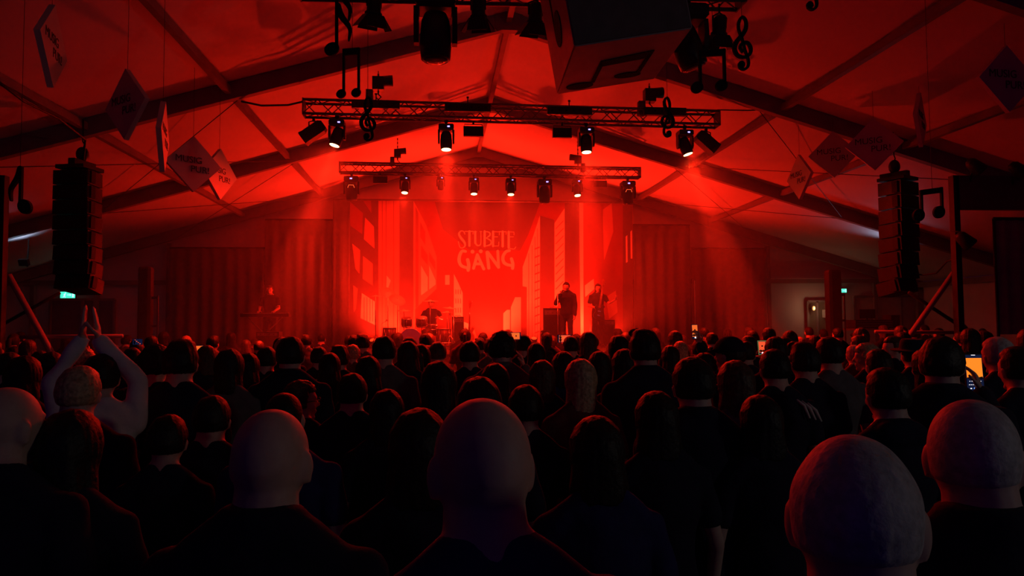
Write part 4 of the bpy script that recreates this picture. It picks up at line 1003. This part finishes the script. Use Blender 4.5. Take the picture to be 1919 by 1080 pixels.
# --- nearest people
NEAR = [
 (903, 750, 1.17, 'bald man nearest the camera in the centre, seen from behind in dark shirt', dict(hs='bald', top='navy', style='tee', hi=True, rz=.12, yaw=.10)),
 (1597, 801, .96, 'white-haired balding man closest to the camera at bottom right', dict(hs='fringe', hc='grey', top='black', hi=True, rz=-.30, yaw=-.25, pitch=-.1)),
 (1820, 742, 1.40, 'man with short light hair at right with the orange phone right above his head', dict(hs='buzz', hc='grey', top='black', style='jacket', hi=True, rz=-.3, yaw=-.35)),
 (508, 770, 1.50, 'bald man at lower left with a red rim along his crown', dict(hs='bald', top='black', style='jacket', hi=True, rz=-.15)),
 (12, 728, 2.0, 'bald man at the left edge with one bare shoulder lit red', dict(hs='bald', top='black', hi=True, rz=-.1, yaw=-.35)),
 (133, 770, 2.1, 'long-haired woman at left in front of the person in white', dict(sex='f', hs='long', hc='dark', top='black')),
 (786, 768, 2.0, 'dark-haired woman directly left of the bald man in the centre', dict(sex='f', hs='bob', hc='dark', top='black')),
 (1118, 782, 2.2, 'dark-haired woman right of the bald man, in front of the blond woman', dict(sex='f', hs='bob', hc='dark', top='navy')),
 (532, 733, 2.85, 'person with close-cropped hair just behind the bald man at lower left', dict(hs='buzz', top='navy')),
 (315, 778, 2.9, 'short woman with red-rimmed hair between the two bald men at left', dict(sex='f', hs='crop', top='black')),
 (898, 708, 2.75, 'person with smooth rounded dark hair directly in front of the central bald man', dict(sex='f', hs='bob', top='black')),
 (1298, 670, 3.0, 'broad man with dark hair right of centre in a dark jacket', dict(hs='crop', top='black', style='jacket')),
 (725, 731, 3.4, 'slim woman with long hair left of the couple at centre, hair peak lit red', dict(sex='f', hs='long', top='black')),
 (150, 686, 3.1, 'blond man at left standing beside the person in white', dict(hs='crop', hc='blond', top='black')),
 (822, 678, 3.5, 'woman with wide long dark hair left of the central bald man', dict(sex='f', hs='verylong', top='black')),
 (1378, 677, 3.5, 'woman with a light-streaked bob right of the broad dark-haired man', dict(sex='f', hs='bob', hc='brown', top='grey')),
 (1088, 674, 3.9, 'blond woman with long straight hair in the centre of the crowd', dict(sex='f', hs='verylong', hc='blond', top='red')),
 (563, 713, 3.9, 'curly-haired person with glasses looking to the right at left of centre', dict(hs='curly', hc='brown', top='black', yaw=-1.1, extra='glasses')),
 (1450, 655, 4.2, 'man in a shirt with white stripes across the shoulder, right of centre', dict(hs='crop', top='black', extra='stripes')),
 (340, 633, 4.0, 'tall dark-haired man at left below the low black curtain', dict(hs='flat', top='black')),
 (292, 645, 4.3, 'dark-haired man with rounded hair left of the tall man at left', dict(hs='curly', top='black')),
 (240, 727, 4.2, 'shadowed short person right of the person in white', dict(hs='crop', top='black')),
 (545, 631, 4.7, 'broad tall man with dark round hair below the keyboard player', dict(hs='crop', top='black', style='jacket')),
 (430, 655, 4.6, 'long-haired person left of the broad tall man below the keyboard player', dict(sex='f', hs='long', top='grey')),
 (1207, 613, 4.4, 'very tall man with a square haircut rising above the crowd right of centre', dict(hs='flat', top='black', style='jacket')),
 (1553, 632, 4.8, 'man with light edging on his shoulder below the red-lit column', dict(hs='crop', top='grey')),
 (1506, 638, 4.5, 'dark-haired man left of the man below the red-lit column', dict(hs='flat', top='black')),
 (1757, 631, 3.25, 'large dark-haired man at right holding up the orange-lit phone', dict(hs='crop', top='black', pose='phone', style='jacket')),
 (1660, 690, 3.0, 'person with a hood at right in front of the standing group', dict(hs='crop', top='black', style='hood')),
 (1016, 676, 4.7, 'long-haired woman left of the blond woman in the centre', dict(sex='f', hs='long', hc='brown', top='black')),
 (1056, 660, 5.2, 'woman with a rounded bob behind the blond woman in the centre', dict(sex='f', hs='bob', top='navy')),
 (940, 620, 5.0, 'tall man with bushy hair filming with a sideways phone in the centre', dict(hs='curly', top='grey', pose='phone', style='jacket')),
 (720, 630, 5.5, 'man with short neat hair in front of the left tower on the backdrop', dict(hs='crop', top='grey')),
 (928, 682, 4.3, 'dark-haired woman in front of the tall filming man', dict(sex='f', hs='bob', top='black')),
 (1367, 630, 5.0, 'man wearing a baseball cap right of the very tall man', dict(hs='crop', top='black', extra='cap', rz=.7)),
 (1160, 629, 6.2, 'woman with smooth long hair left of the very tall man', dict(sex='f', hs='long', top='black')),
 (1170, 655, 5.0, 'woman directly left of the very tall man, lower than him', dict(sex='f', hs='bob', top='red')),
 (1123, 659, 5.6, 'woman with long hair to the right of the blond woman', dict(sex='f', hs='long', top='black')),
 (880, 640, 6.0, 'man with short hair left of the tall filming man', dict(hs='crop', top='black')),
 (820, 641, 7.0, 'man with a round haircut and light collar below the drummer', dict(hs='crop', hc='brown', top='white')),
 (765, 640, 6.0, 'woman with dark hair right of the neat-haired man', dict(sex='f', hs='bob', top='black')),
 (788, 646, 6.3, 'woman with a ponytail below the drum kit', dict(sex='f', hs='pony', top='black')),
 (1102, 622, 7.5, 'long-haired woman below the bass player', dict(sex='f', hs='long', hc='brown', top='black')),
 (1070, 630, 8.0, 'dark-haired man under the sideways phone right of centre', dict(hs='crop', top='black', pose='phone')),
 (980, 627, 7.6, 'man with short hair right of the tall filming man', dict(hs='crop', top='black')),
 (1005, 643, 6.8, 'woman with rounded dark hair in front of the backdrop lettering column', dict(sex='f', hs='bob', top='black')),
 (1322, 640, 6.2, 'person with raised arm holding a phone high right of centre', dict(hs='crop', top='black', pose='high', style='jacket')),
 (1275, 640, 8.5, 'fair-haired person glowing red right of the very tall man', dict(sex='f', hs='bob', hc='blond', top='red')),
 (1256, 648, 7.0, 'woman with long hair directly right of the very tall man', dict(sex='f', hs='long', top='black')),
 (1395, 640, 6.5, 'man with rounded hair holding up the green-framed phone', dict(hs='crop', top='black', pose='phone')),
 (1470, 632, 6.6, 'man with dark hair behind the man with striped shoulders', dict(hs='crop', top='black')),
 (1448, 640, 7.4, 'short-haired woman left of the man behind the striped shoulders', dict(sex='f', hs='bob', top='black')),
 (500, 650, 6.2, 'man with dark hair left of the broad tall man at left', dict(hs='crop', top='black')),
 (465, 662, 5.6, 'woman with dark hair between two taller heads at left', dict(sex='f', hs='bob', top='black')),
 (598, 650, 7.2, 'man with short hair right of the broad tall man at left', dict(hs='crop', top='black')),
 (636, 645, 6.4, 'man with thick dark hair left of the backdrop edge', dict(hs='flat', top='black')),
 (618, 662, 5.8, 'woman with rounded hair in front of the thick-haired man', dict(sex='f', hs='bob', top='black')),
 (661, 646, 8.6, 'person with fair curly hair glowing red at the left backdrop edge', dict(sex='f', hs='curly', hc='blond', top='red')),
 (690, 668, 4.9, 'woman with dark hair left of the neat-haired man', dict(sex='f', hs='bob', top='black')),
 (1600, 647, 7.6, 'red-lit grey-haired person right of the red-lit column', dict(hs='crop', hc='grey', top='red')),
 (1624, 643, 6.0, 'fair curly-haired person at right with the face lit red', dict(sex='f', hs='curly', hc='blond', top='black', yaw=1.0)),
 (1674, 630, 7.0, 'person in profile at right looking left, face lit red', dict(sex='f', hs='crop', hc='brown', top='black', yaw=1.3)),
 (1708, 634, 6.0, 'person in a flat dark hat at right near the diagonal brace', dict(hs='crop', top='black', extra='hat')),
 (1645, 655, 5.0, 'dark-haired man right of the red-lit curly person', dict(hs='crop', top='black')),
 (1735, 655, 4.6, 'long-haired woman left of the large man with the orange phone', dict(sex='f', hs='long', top='black')),
 (1868, 632, 4.6, 'grey-haired person at the far right under the pale sheet', dict(hs='crop', hc='grey', top='black')),
 (1905, 650, 3.8, 'dark-haired person at the right edge of the picture', dict(hs='crop', top='black')),
 (1425, 742, 2.9, 'dark-haired woman in front of the man with striped shoulders', dict(sex='f', hs='bob', top='black')),
 (398, 742, 3.2, 'dark-haired man left of the close-cropped person', dict(hs='crop', top='black')),
 (660, 700, 3.9, 'dark-haired man right of the curly-haired person with glasses', dict(hs='crop', top='black')),
 (1230, 735, 2.8, 'dark-haired person in front of the very tall man', dict(sex='f', hs='bob', top='black')),
 (985, 722, 3.3, 'dark-haired woman left of the blond woman, in a lower row', dict(sex='f', hs='crop', top='black')),
 (95, 660, 4.6, 'dark-haired man below the left diagonal brace', dict(hs='crop', top='black')),
 (45, 668, 4.0, 'dark-haired person at the left edge behind the bald man', dict(hs='bob', top='black', sex='f')),
 (200, 640, 8.0, 'fair-haired person lit red under the left exit sign', dict(hs='crop', hc='blond', top='black', yaw=-.9)),
 (250, 652, 6.5, 'person at left holding up a dim phone beside the dark column', dict(hs='crop', top='black', pose='phone')),
 (390, 648, 6.5, 'person holding a small bright phone at left below the low curtain', dict(sex='f', hs='bob', hc='brown', top='black', pose='phone')),
]
for px, top, d, lb, kw in NEAR:
    kw = dict(kw); ex = kw.pop('extra', None); t = seen(px, top, d, lb, extra=ex if ex != 'stripes' else None, **kw)
    if ex == 'stripes':
        for i in range(3):
            mb = MB(); x0 = .10+.035*i
            mb.tube([V(x0-.02, -.075, 1.475-.012*i), V(x0+.015, -.105, 1.44-.014*i), V(x0+.035, -.128, 1.37-.01*i)], [.008, .010, .006], 8); mb.build('shoulder_stripe', M_cwhite, t, label='white stripe')
# person in white reaching both arms over the head
seen(190, 664, 3.65, 'person in a white long-sleeved top with both arms stretched up at left', sex='f', hs='crop', hc='dark', top='white', style='sweater', pose='clap', rz=.25)

# phones held by the people above
def hold(who, off, label, **kw):
    t = next(o for o in bpy.data.objects if o.get('label') == who)
    R = Matrix.Rotation(t.rotation_euler.z, 3, 'Z'); return phone(t.location + R @ (V(*off)*t.scale.x), t.rotation_euler.z, label, **kw)
p = at(1825, 699, 1)
big = next(o for o in bpy.data.objects if o.get('label', '').startswith('large dark-haired man at right'))
pl = atd(1825, 700, 3.1+.33)
W = 34/F*3.43; H = 74/F*3.43
BIGOFF = V(.16, .36, 0)
t, s = phone(pl, -.12, 'phone with a bright orange picture held up at right', W=W, H=H, tilt=-.08, scr=M_glow_dark)
mb = MB(); mb.box((0, -.0062, H*.14), (W*.88, .0008, H*.50)); mb.build('orange_picture', M_glow_o, s)
mb = MB()
for i in range(9): mb.ell((-W*.38+i*W*.095, -.0066, -H*.115), (W*.055, .0004, H*(.018+.010*(i % 3))), None, 8, 6)
mb.build('crowd_in_picture', M_plast, s)
mb = MB()
for i in range(6): mb.box((-W*.3+i*W*.12, -.0062, -H*.20), (W*.06, .0008, H*.012))
mb.disc2(0, -H*.225, .003, .003, .0008, Matrix.Translation((0, -.0062, 0)))
for i in range(6): mb.box((-W*.33+i*W*.11, -.0062, -H*.29), (W*.07, .0008, H*.012))
mb.ell((-W*.26, -.0062, -H*.385), (W*.05, .0006, H*.015), None, 8, 6)
mb.box((0, -.0062, H*.465), (W*.22, .0008, H*.015))
mb.build('camera_controls', M_glow_w, s)
mb = MB(); mb.ell((W*.03, -.0064, -H*.385), (W*.15, .0006, H*.04), None, 12, 8); mb.build('shutter_button', M_glow_b, s)
def small_phone(px, py, d, wpx, hpx, label, m, land=False, scale=.8):
    W = wpx/F*d; H = hpx/F*d
    if land: W, H = H, W
    t, s = phone(atd(px, py, d), 0, label, W=W, H=H, land=land, scr=M_glow_dark)
    mb = MB(); mb.box((0, -.0062, H*.05 if not land else 0), (W*.85, .0008, H*scale)); mb.build('picture', m, s)
    mb = MB()
    for i in range(7): mb.ell((W*(-.36+.12*i), -.0068, -H*(.30 if land else .24)), (W*.07, .0006, H*(.05+.03*(i*5 % 3))), None, 8, 6)
    mb.box((0, -.0068, H*.12), (W*.20, .0008, H*.10)); mb.build('dark_figures', M_plast, s)
    if not land: mb = MB(); mb.disc2(0, -H*.40, W*.13, W*.13, .0008, Matrix.Translation((0, -.0064, 0))); mb.build('shutter_button', M_glow_w, s)
    else:
        mb = MB()
        for i in range(4): mb.box((W*(-.3+.2*i), -.0068, H*(-.25+.17*i)), (W*.12, .0008, H*.10))
        mb.build('bright_figures', M_glow_o2 if m is M_glow_r else M_glow_r, s)
    return t
small_phone(1058, 635, 8.3, 28, 15, 'small phone held sideways showing the stage, right of centre', M_glow_r, True)
small_phone(372, 655, 6.9, 26, 15, 'small bright phone held sideways at left', M_glow_o2, True)
small_phone(258, 641, 6.9, 17, 11, 'dim phone held sideways beside the dark left column', M_glow_dark, True)
small_phone(966, 631, 5.42, 24, 14, 'phone held sideways beside the tall filming man', M_glow_o2, True)
small_phone(1302, 622, 6.5, 12, 28, 'bright phone held high on a raised arm right of centre', M_glow_o2)
small_phone(1428, 652, 6.9, 15, 25, 'phone in a pale green frame held upright right of centre', M_glow_r)
t = next(o for o in bpy.data.objects if o.get('label', '').startswith('phone in a pale green')); W = 15/F*6.9; H = 25/F*6.9
mb = MB()
for x in (-W*.5, W*.5): mb.box((x, -.006, 0), (.006, .004, H+.006))
for z in (-H*.5, H*.5): mb.box((0, -.006, z), (W, .004, .006))
mb.build('bumper', mat('pale_green_case', (.3, .5, .25), .5, emit=(.12, .25, .08), es=.5), t)  # no lamp: faint glow put into the frame's material
# turn each holder so that the hands meet the phone
PHPX = {'bright phone held high': (1302, 622), 'phone in a pale green': (1428, 652), 'small phone held sideways': (1058, 635), 'small bright phone': (372, 655), 'dim phone': (258, 641), 'phone held sideways beside': (964, 630), 'phone with a bright orange': (1825, 700)}
for nm, ph, off in (('person with raised arm', 'bright phone held high', V(.205, .26, 0)), ('man with rounded hair holding', 'phone in a pale green', V(.07, .36, 0)), ('dark-haired man under the sideways', 'small phone held sideways', V(.06, .37, 0)),
                    ('person holding a small bright', 'small bright phone', V(.05, .37, 0)), ('person at left holding up a dim', 'dim phone', V(.05, .37, 0)), ('tall man with bushy', 'phone held sideways beside', V(.08, .37, 0)), ('large dark-haired man at right', 'phone with a bright orange', V(.15, .37, 0))):
    a = next(o for o in bpy.data.objects if o.get('label', '').startswith(nm)); b = next(o for o in bpy.data.objects if o.get('label', '').startswith(ph))
    k = a.scale.x; hx, hy = a.location.x, a.location.y-0; dx, dy = b.location.x-hx, b.location.y-hy
    rz = math.atan2(dy, dx)-math.atan2(off.y, off.x); rz = max(-.9, min(.9, rz)); o2 = Matrix.Rotation(rz, 3, 'Z') @ off*k
    a.rotation_euler.z = rz; b.location.x, b.location.y = hx+o2.x, hy+o2.y
    if 'orange' in ph or 1: pxx = PHPX[ph]; q = ray(*pxx); sc_ = (b.location.xy-CAM.xy).length/q.xy.length; ang = q; b.location = CAM + ang*sc_
    if nm.startswith('person with raised'):
        k = (b.location.z-.02)/1.935; a.scale = (k, k, k)

# --- the rows further ahead, filled to the stage
rr = random.Random(11)
P0 = [(o.location.x, o.location.y) for o in bpy.data.objects if o.name.split('.')[0] == 'person']
BINS = [(-300, 230, 'under the left hanging speaker'), (230, 420, 'before the low left curtain'), (420, 620, 'before the keyboard player'), (620, 760, "before the backdrop's left edge"),
        (760, 880, 'before the drum kit'), (880, 1010, 'below the backdrop lettering'), (1010, 1180, 'before the singer'), (1180, 1440, 'before the right curtains'),
        (1440, 1640, 'beside the red-lit column'), (1640, 2300, 'under the right hanging speaker')]
KINDS = [('m', 'crop', 'dark', 'black', 'short-haired person in dark clothes'), ('f', 'long', 'dark', 'black', 'long-haired person in dark clothes'), ('m', 'flat', 'dark', 'grey', 'thick-haired person in grey'),
         ('f', 'bob', 'brown', 'black', 'person with a brown bob'), ('m', 'buzz', 'dark', 'navy', 'close-cropped person in navy'), ('f', 'pony', 'brown', 'red', 'ponytailed person in dull red'),
         ('m', 'curly', 'blond', 'black', 'fair curly-haired person')]
def inv(P):
    v = Vector(P)-CAM; d = v.dot(FWD); return 959.5+F*v.dot(RGT)/d, 540-F*v.dot(UPV)/d, d
protos = {}
cnt = 0; tries = 0
while cnt < 125 and tries < 6000:
    tries += 1
    y = rr.uniform(4.6, 15.2); x = rr.uniform(-12, 13)
    px, py, d = inv((x, y, 1.7))
    if px < -60 or px > 1980: continue
    if y > 10.0 and (x < -10.0 or x > 12.0): continue
    if any((x-a)**2+(y-b)**2 < (.60 if y < 8 else .75)**2 for a, b in P0): continue
    if any(abs(x-q.x) < .75 and abs(y-q.y) < .75 for q in (at(274, 500, 16), at(1560, 506, 16))) or (abs(y-11.2) < .9 and (x > at(1560, 470, 11).x or x < at(240, 470, 11).x)): continue
    h = rr.choice((rr.uniform(1.58, 1.72), rr.uniform(1.68, 1.80)))
    ki = rr.choices(range(7), (6, 5, 3, 4, 2, 2, 1))[0]; sex, hs, hc, top, desc = KINDS[ki]
    b = next(q for q in BINS if q[0] <= px < q[1]); row = 'middle rows' if d < 7.5 else 'far rows'
    lb = '%s, %s %s' % (desc, row, b[2])
    P0.append((x, y)); cnt += 1
    # body, clothes and hair copied from the first of its kind
    if ki not in protos:
        protos[ki] = person((x, y, 0), h, lb, sex=sex, hs=hs, hc=hc, top=top, rz=rr.uniform(-.3, .3), group=lb)
    else:
        t = dup(protos[ki], (x, y, 0), rr.uniform(-.3, .3)); t.scale = (h/1.75,)*3; t['label'] = lb; t['group'] = lb
# those with the same wording are told apart by their order from left to right
seenl = {}
for o in bpy.data.objects:
    if o.get('category') == 'person' and o.get('group'): seenl.setdefault(o['label'], []).append(o)
ORD = ['', 'second', 'third', 'fourth', 'fifth', 'sixth', 'seventh', 'eighth', 'ninth', 'tenth', 'eleventh', 'twelfth']
for k, L in seenl.items():
    L.sort(key=lambda o: inv(o.location+Vector((0, 0, 1.6)))[0])
    for i, o in enumerate(L):
        if len(L) > 1: o['label'] = k + (', leftmost' if i == 0 else ', rightmost' if i == len(L)-1 else ', %s from left' % ORD[i])
        o['group'] = 'concertgoers filling the rows towards the stage'

# ------------------------------------------------------------------ the band
def on_stage(px, Y): q = at(px, 600, Y); return q.x
KB = on_stage(505, 20.2)
person((KB, 20.2, ST_Z), 1.78, 'keyboard player in a dark vest standing at the left of the stage', sex='m', hs='crop', hc='brown', top='black', pose='keys', rz=PI)
t = thing('keyboard', 'long electronic keyboard on a stand in front of the left player', 'keyboard', (KB, 19.78, ST_Z))
mb = MB(); mb.box((0, 0, .97), (1.25, .32, .09)); mb.build('case', M_plast, t)
mb = MB()
for i in range(52): mb.box((-.572+i*.0224, .06, 1.02), (.020, .15, .015))
mb.build('white_keys', M_cwhite, t)
mb = MB()
for i in range(52):
    if i % 7 in (0, 1, 3, 4, 5): mb.box((-.561+i*.0224, .03, 1.032), (.011, .09, .014))
mb.build('black_keys', M_black, t)
for s in (-1, 1):
    mb = MB(); mb.cyl((s*.45, -.1, 0), (-s*.45, -.1, .92), .018); mb.cyl((s*.45, -.18, .02), (s*.45, .18, .02), .018); mb.build('stand_leg', M_truss, t)
DX = on_stage(805, 20.9)
person((DX+.05, 21.15, ST_Z-.40), 1.80, 'drummer seated behind the drum kit leaning over it', hs='crop', top='black', pose='sit', rz=PI, pitch=-.25)
t = thing('drum_stool', 'round drum stool under the drummer', 'stool', (DX+.05, 21.15, ST_Z))
mb = MB(); mb.lathe([(.15, .36), (.17, .38), (.17, .42), (.15, .44)]); mb.build('seat', M_plast, t)
for i in range(3): mb = MB(); a = i*2*PI/3+.5; mb.cyl((0, 0, .25), (.22*math.cos(a), .22*math.sin(a), .01), .012); mb.build('leg', M_chrome, t)
mb = MB(); mb.cyl((0, 0, .1), (0, 0, .37), .018); mb.build('post', M_chrome, t)
def drum(name, label, px, Y, z, r, h, ax, legs=0):
    p = at(px, 600, Y); t = thing(name, label, 'drum', (p.x, Y, ST_Z+z)); a = Vector(ax).normalized()
    mb = MB(); mb.lathe([(r, -h/2), (r, h/2)], (0, 0, 0), a, 28); mb.build('shell', M_drumshell, t)
    for s in (-1, 1):
        mb = MB(); mb.lathe([(r*.97, s*h/2), (r*.97, s*(h/2+.008)), (.02, s*(h/2+.010))], (0, 0, 0), a, 28); mb.build('head', M_drumskin, t)
        mb = MB(); mb.lathe([(r*.99, s*(h/2-.02)), (r*1.05, s*(h/2-.02)), (r*1.05, s*(h/2+.015)), (r*.99, s*(h/2+.015))], (0, 0, 0), a, 28); mb.build('hoop', M_chrome, t)
    o = a.orthogonal(); b = a.cross(o)
    for i in range(8):
        q = (o*math.cos(i*PI/4)+b*math.sin(i*PI/4)).normalized()*r*1.03; mb = MB(); mb.cyl(q-a*h*.45, q+a*h*.45, .006, n=6); mb.build('tension_rod', M_chrome, t)
    for i in range(legs):
        an = i*2*PI/3; mb = MB(); mb.cyl((r*1.05*math.cos(an), r*1.05*math.sin(an), .05), (r*1.15*math.cos(an), r*1.15*math.sin(an), -z), .010); mb.build('leg', M_chrome, t)
    if not legs and z > .3:
        mb = MB(); mb.cyl((0, .05, -h/2), (0, .10, -z), .014); mb.build('stand', M_chrome, t)
    return t
drum('bass_drum', 'big bass drum facing the crowd at the drum kit', 770, 20.35, .29, .29, .42, (0, 1, 0))
drum('tom_drum', 'left small tom above the bass drum', 762, 20.45, .76, .14, .22, (0, -.3, 1))
drum('tom_drum', 'right small tom above the bass drum', 790, 20.5, .76, .15, .24, (0, -.3, 1))
drum('floor_tom', 'deep floor tom at the right of the drum kit', 832, 20.45, .36, .20, .40, (0, 0, 1), 3)
drum('floor_tom', 'second drum standing at the left end of the drum kit', 730, 20.35, .42, .18, .36, (0, 0, 1), 3)
drum('snare_drum', 'shallow snare drum between bass drum and floor tom', 808, 20.62, .62, .17, .14, (0, -.1, 1))
def cymbal(px, py, Y, r, tilt, label, name='cymbal'):
    p = at(px, py, Y); t = thing(name, label, 'cymbal', (p.x, Y, ST_Z)); z = p.z-ST_Z
    ax = V(math.sin(tilt[0]), -math.sin(tilt[1]), 1)
    mb = MB(); mb.lathe([(.01, .03), (.04, .025), (.05, .012), (r, -.010), (r, -.013), (.05, .008), (.01, .02)], (0, 0, z), ax, 28); mb.build('plate', M_gold, t)
    mb = MB(); mb.cyl((0, 0, .35), (0, 0, z+.05), .012); mb.build('pole', M_chrome, t)
    for i in range(3): mb = MB(); a = i*2*PI/3+.3; mb.cyl((0, 0, .38), (.26*math.cos(a), .26*math.sin(a), .01), .010); mb.build('leg', M_chrome, t)
cymbal(727, 549, 20.9, .24, (.7, 1.2), 'tilted cymbal highest at the left of the drum kit')
cymbal(745, 562, 20.75, .24, (.5, 1.1), 'second tilted cymbal just right of and below the highest one')
cymbal(757, 582, 20.2, .20, (0, .1), 'flat bright cymbal at the left front of the drum kit')
cymbal(704, 555, 20.3, .18, (0, .05), 'thin flat cymbal at the outer left of the drum kit')
cymbal(806, 564, 20.2, .23, (0, .08), 'wide flat cymbal in front of the drummer')
cymbal(843, 577, 20.2, .20, (.1, .12), 'flat cymbal at the right of the drum kit')
cymbal(838, 585, 20.75, .17, (0, 0), 'small cymbal pair below the right flat cymbal', 'hi_hat')
def micstand(px, pytop, Y, label, boom=0):
    p = at(px, pytop, Y); t = thing('microphone_stand', label, 'microphone stand', (p.x, Y, ST_Z)); z = p.z-ST_Z
    mb = MB(); mb.cyl((0, 0, .02), (0, 0, z-.05), .010); mb.build('pole', M_chrome, t)
    mb = MB(); mb.lathe([(.13, 0), (.14, .01), (.13, .025), (.02, .03)]); mb.build('foot', M_black, t)
    mb = MB(); mb.cyl((0, 0, z-.06), (boom, .12, z), .009); mb.build('boom', M_chrome, t)
    mb = MB(); mb.cap(V(boom, .12, z), .012, V(boom, .20, z+.02), .016); mb.ell(V(boom, .225, z+.026), (.026, .026, .026)); mb.build('microphone', M_truss, t)
micstand(1045, 548, 18.9, 'microphone stand in front of the singer', .12)
micstand(716, 602, 19.4, 'short microphone stand at the left of the drum kit', .1)
micstand(850, 590, 19.5, 'microphone stand at the right of the drum kit', -.1)
SX = on_stage(1062, 19.5)
person((SX, 19.5, ST_Z), 1.80, 'singer with bushy hair at the microphone right of centre', hs='curly', hc='dark', top='black', pose='mic', rz=PI-.35, style='jacket')
BX = on_stage(1121, 20.2)
person((BX, 20.2, ST_Z), 1.80, 'bass player standing right of the singer with neck raised', hs='long', hc='dark', top='black', pose='guitar', rz=PI, style='tee')
def guitar(loc, ang, label, m, rz=0, kind='electric_bass'):
    t = thing(kind, label, 'guitar', loc); t.rotation_euler = (0, ang, rz)
    mb = MB(); out = [(-.05, -.22), (.06, -.22), (.15, -.14), (.14, -.02), (.09, .05), (.15, .15), (.08, .20), (.03, .12), (-.03, .12), (-.10, .18), (-.14, .10), (-.09, 0), (-.15, -.10), (-.13, -.18)]
    mb.prism(out, .045); mb.build('body', m, t)
    mb = MB(); mb.prism([(-.028, .1), (.028, .1), (.022, .72), (-.022, .72)], .022, Matrix.Translation((0, -.02, 0))); mb.build('neck', M_wood, t)
    mb = MB(); mb.prism([(-.03, .72), (.03, .72), (.05, .90), (-.03, .92)], .018, Matrix.Translation((0, -.02, 0))); hd = mb.build('headstock', M_wood, t)
    for i in range(4): mb = MB(); mb.cyl((.03, -.02, .76+i*.04), (.075, -.02, .76+i*.04), .008, n=8); mb.build('tuning_peg', M_chrome, hd)
    mb = MB()
    for i in range(4): mb.cyl((-.015+i*.01, -.035, -.12), (-.012+i*.008, -.035, .76), .0015, n=4)
    mb.build('strings', M_chrome, t)
    mb = MB(); mb.box((0, -.028, -.12), (.07, .012, .03)); mb.box((0, -.028, 0), (.09, .012, .03)); mb.build('pickup', M_chrome, t)
guitar(V(BX-.04, 19.90, ST_Z+1.02), .16, 'dark electric bass held by the player right of the singer', M_plast)
GX = on_stage(879, 19.6)
guitar(V(GX, 19.6, ST_Z+.42), .03, 'bright varnished guitar on a stand left of the backdrop centre', M_wood, 0, 'electric_guitar')
t = thing('guitar_stand', 'black guitar stand carrying the varnished guitar', 'stand', (GX, 19.66, ST_Z))
mb = MB(); mb.cyl((0, .03, .02), (0, .03, .75), .012); mb.build('pole', M_chrome, t)
for s in (-1, 1):
    mb = MB(); mb.cyl((0, .03, .25), (s*.2, -.12, .01), .010); mb.build('leg', M_black, t); mb = MB(); mb.cyl((s*.07, .03, .18), (s*.07, -.10, .18), .010); mb.build('cradle_arm', M_black, t)
def amp(px, pyt, Y, W, label, name='amplifier'):
    p = at(px, pyt, Y); z = p.z-ST_Z; t = thing(name, label, 'amplifier', (p.x, Y, ST_Z))
    mb = MB(); mb.box((0, 0, z/2), (W, .42, z)); c = mb.build('cabinet', M_plast, t)
    mb = MB(); mb.box((0, -.215, z*.42), (W*.88, .012, z*.72)); mb.build('grille', M_grille, c)
    mb = MB(); mb.box((0, -.215, z*.89), (W*.88, .012, z*.12)); mb.build('control_panel', M_truss, c)
    for i in range(4): mb = MB(); mb.cyl((-W*.3+i*W*.2, -.22, z*.89), (-W*.3+i*W*.2, -.24, z*.89), .014, n=8); mb.build('knob', M_plast, c)
    mb = MB(); mb.tube([(-.1, 0, z), (-.08, 0, z+.03), (.08, 0, z+.03), (.1, 0, z)], .008); mb.build('handle', M_black, c)
amp(858, 594, 21.2, .34, 'tall dark amplifier cabinet right of the drum kit')
amp(1037, 578, 20.6, .66, 'wide dark cabinet desk left of the singer')
amp(1128, 600, 21.4, .70, 'dark bass amplifier behind the bass player')
amp(505, 622, 18.6, .55, 'low dark stage monitor box in front of the keyboard player')
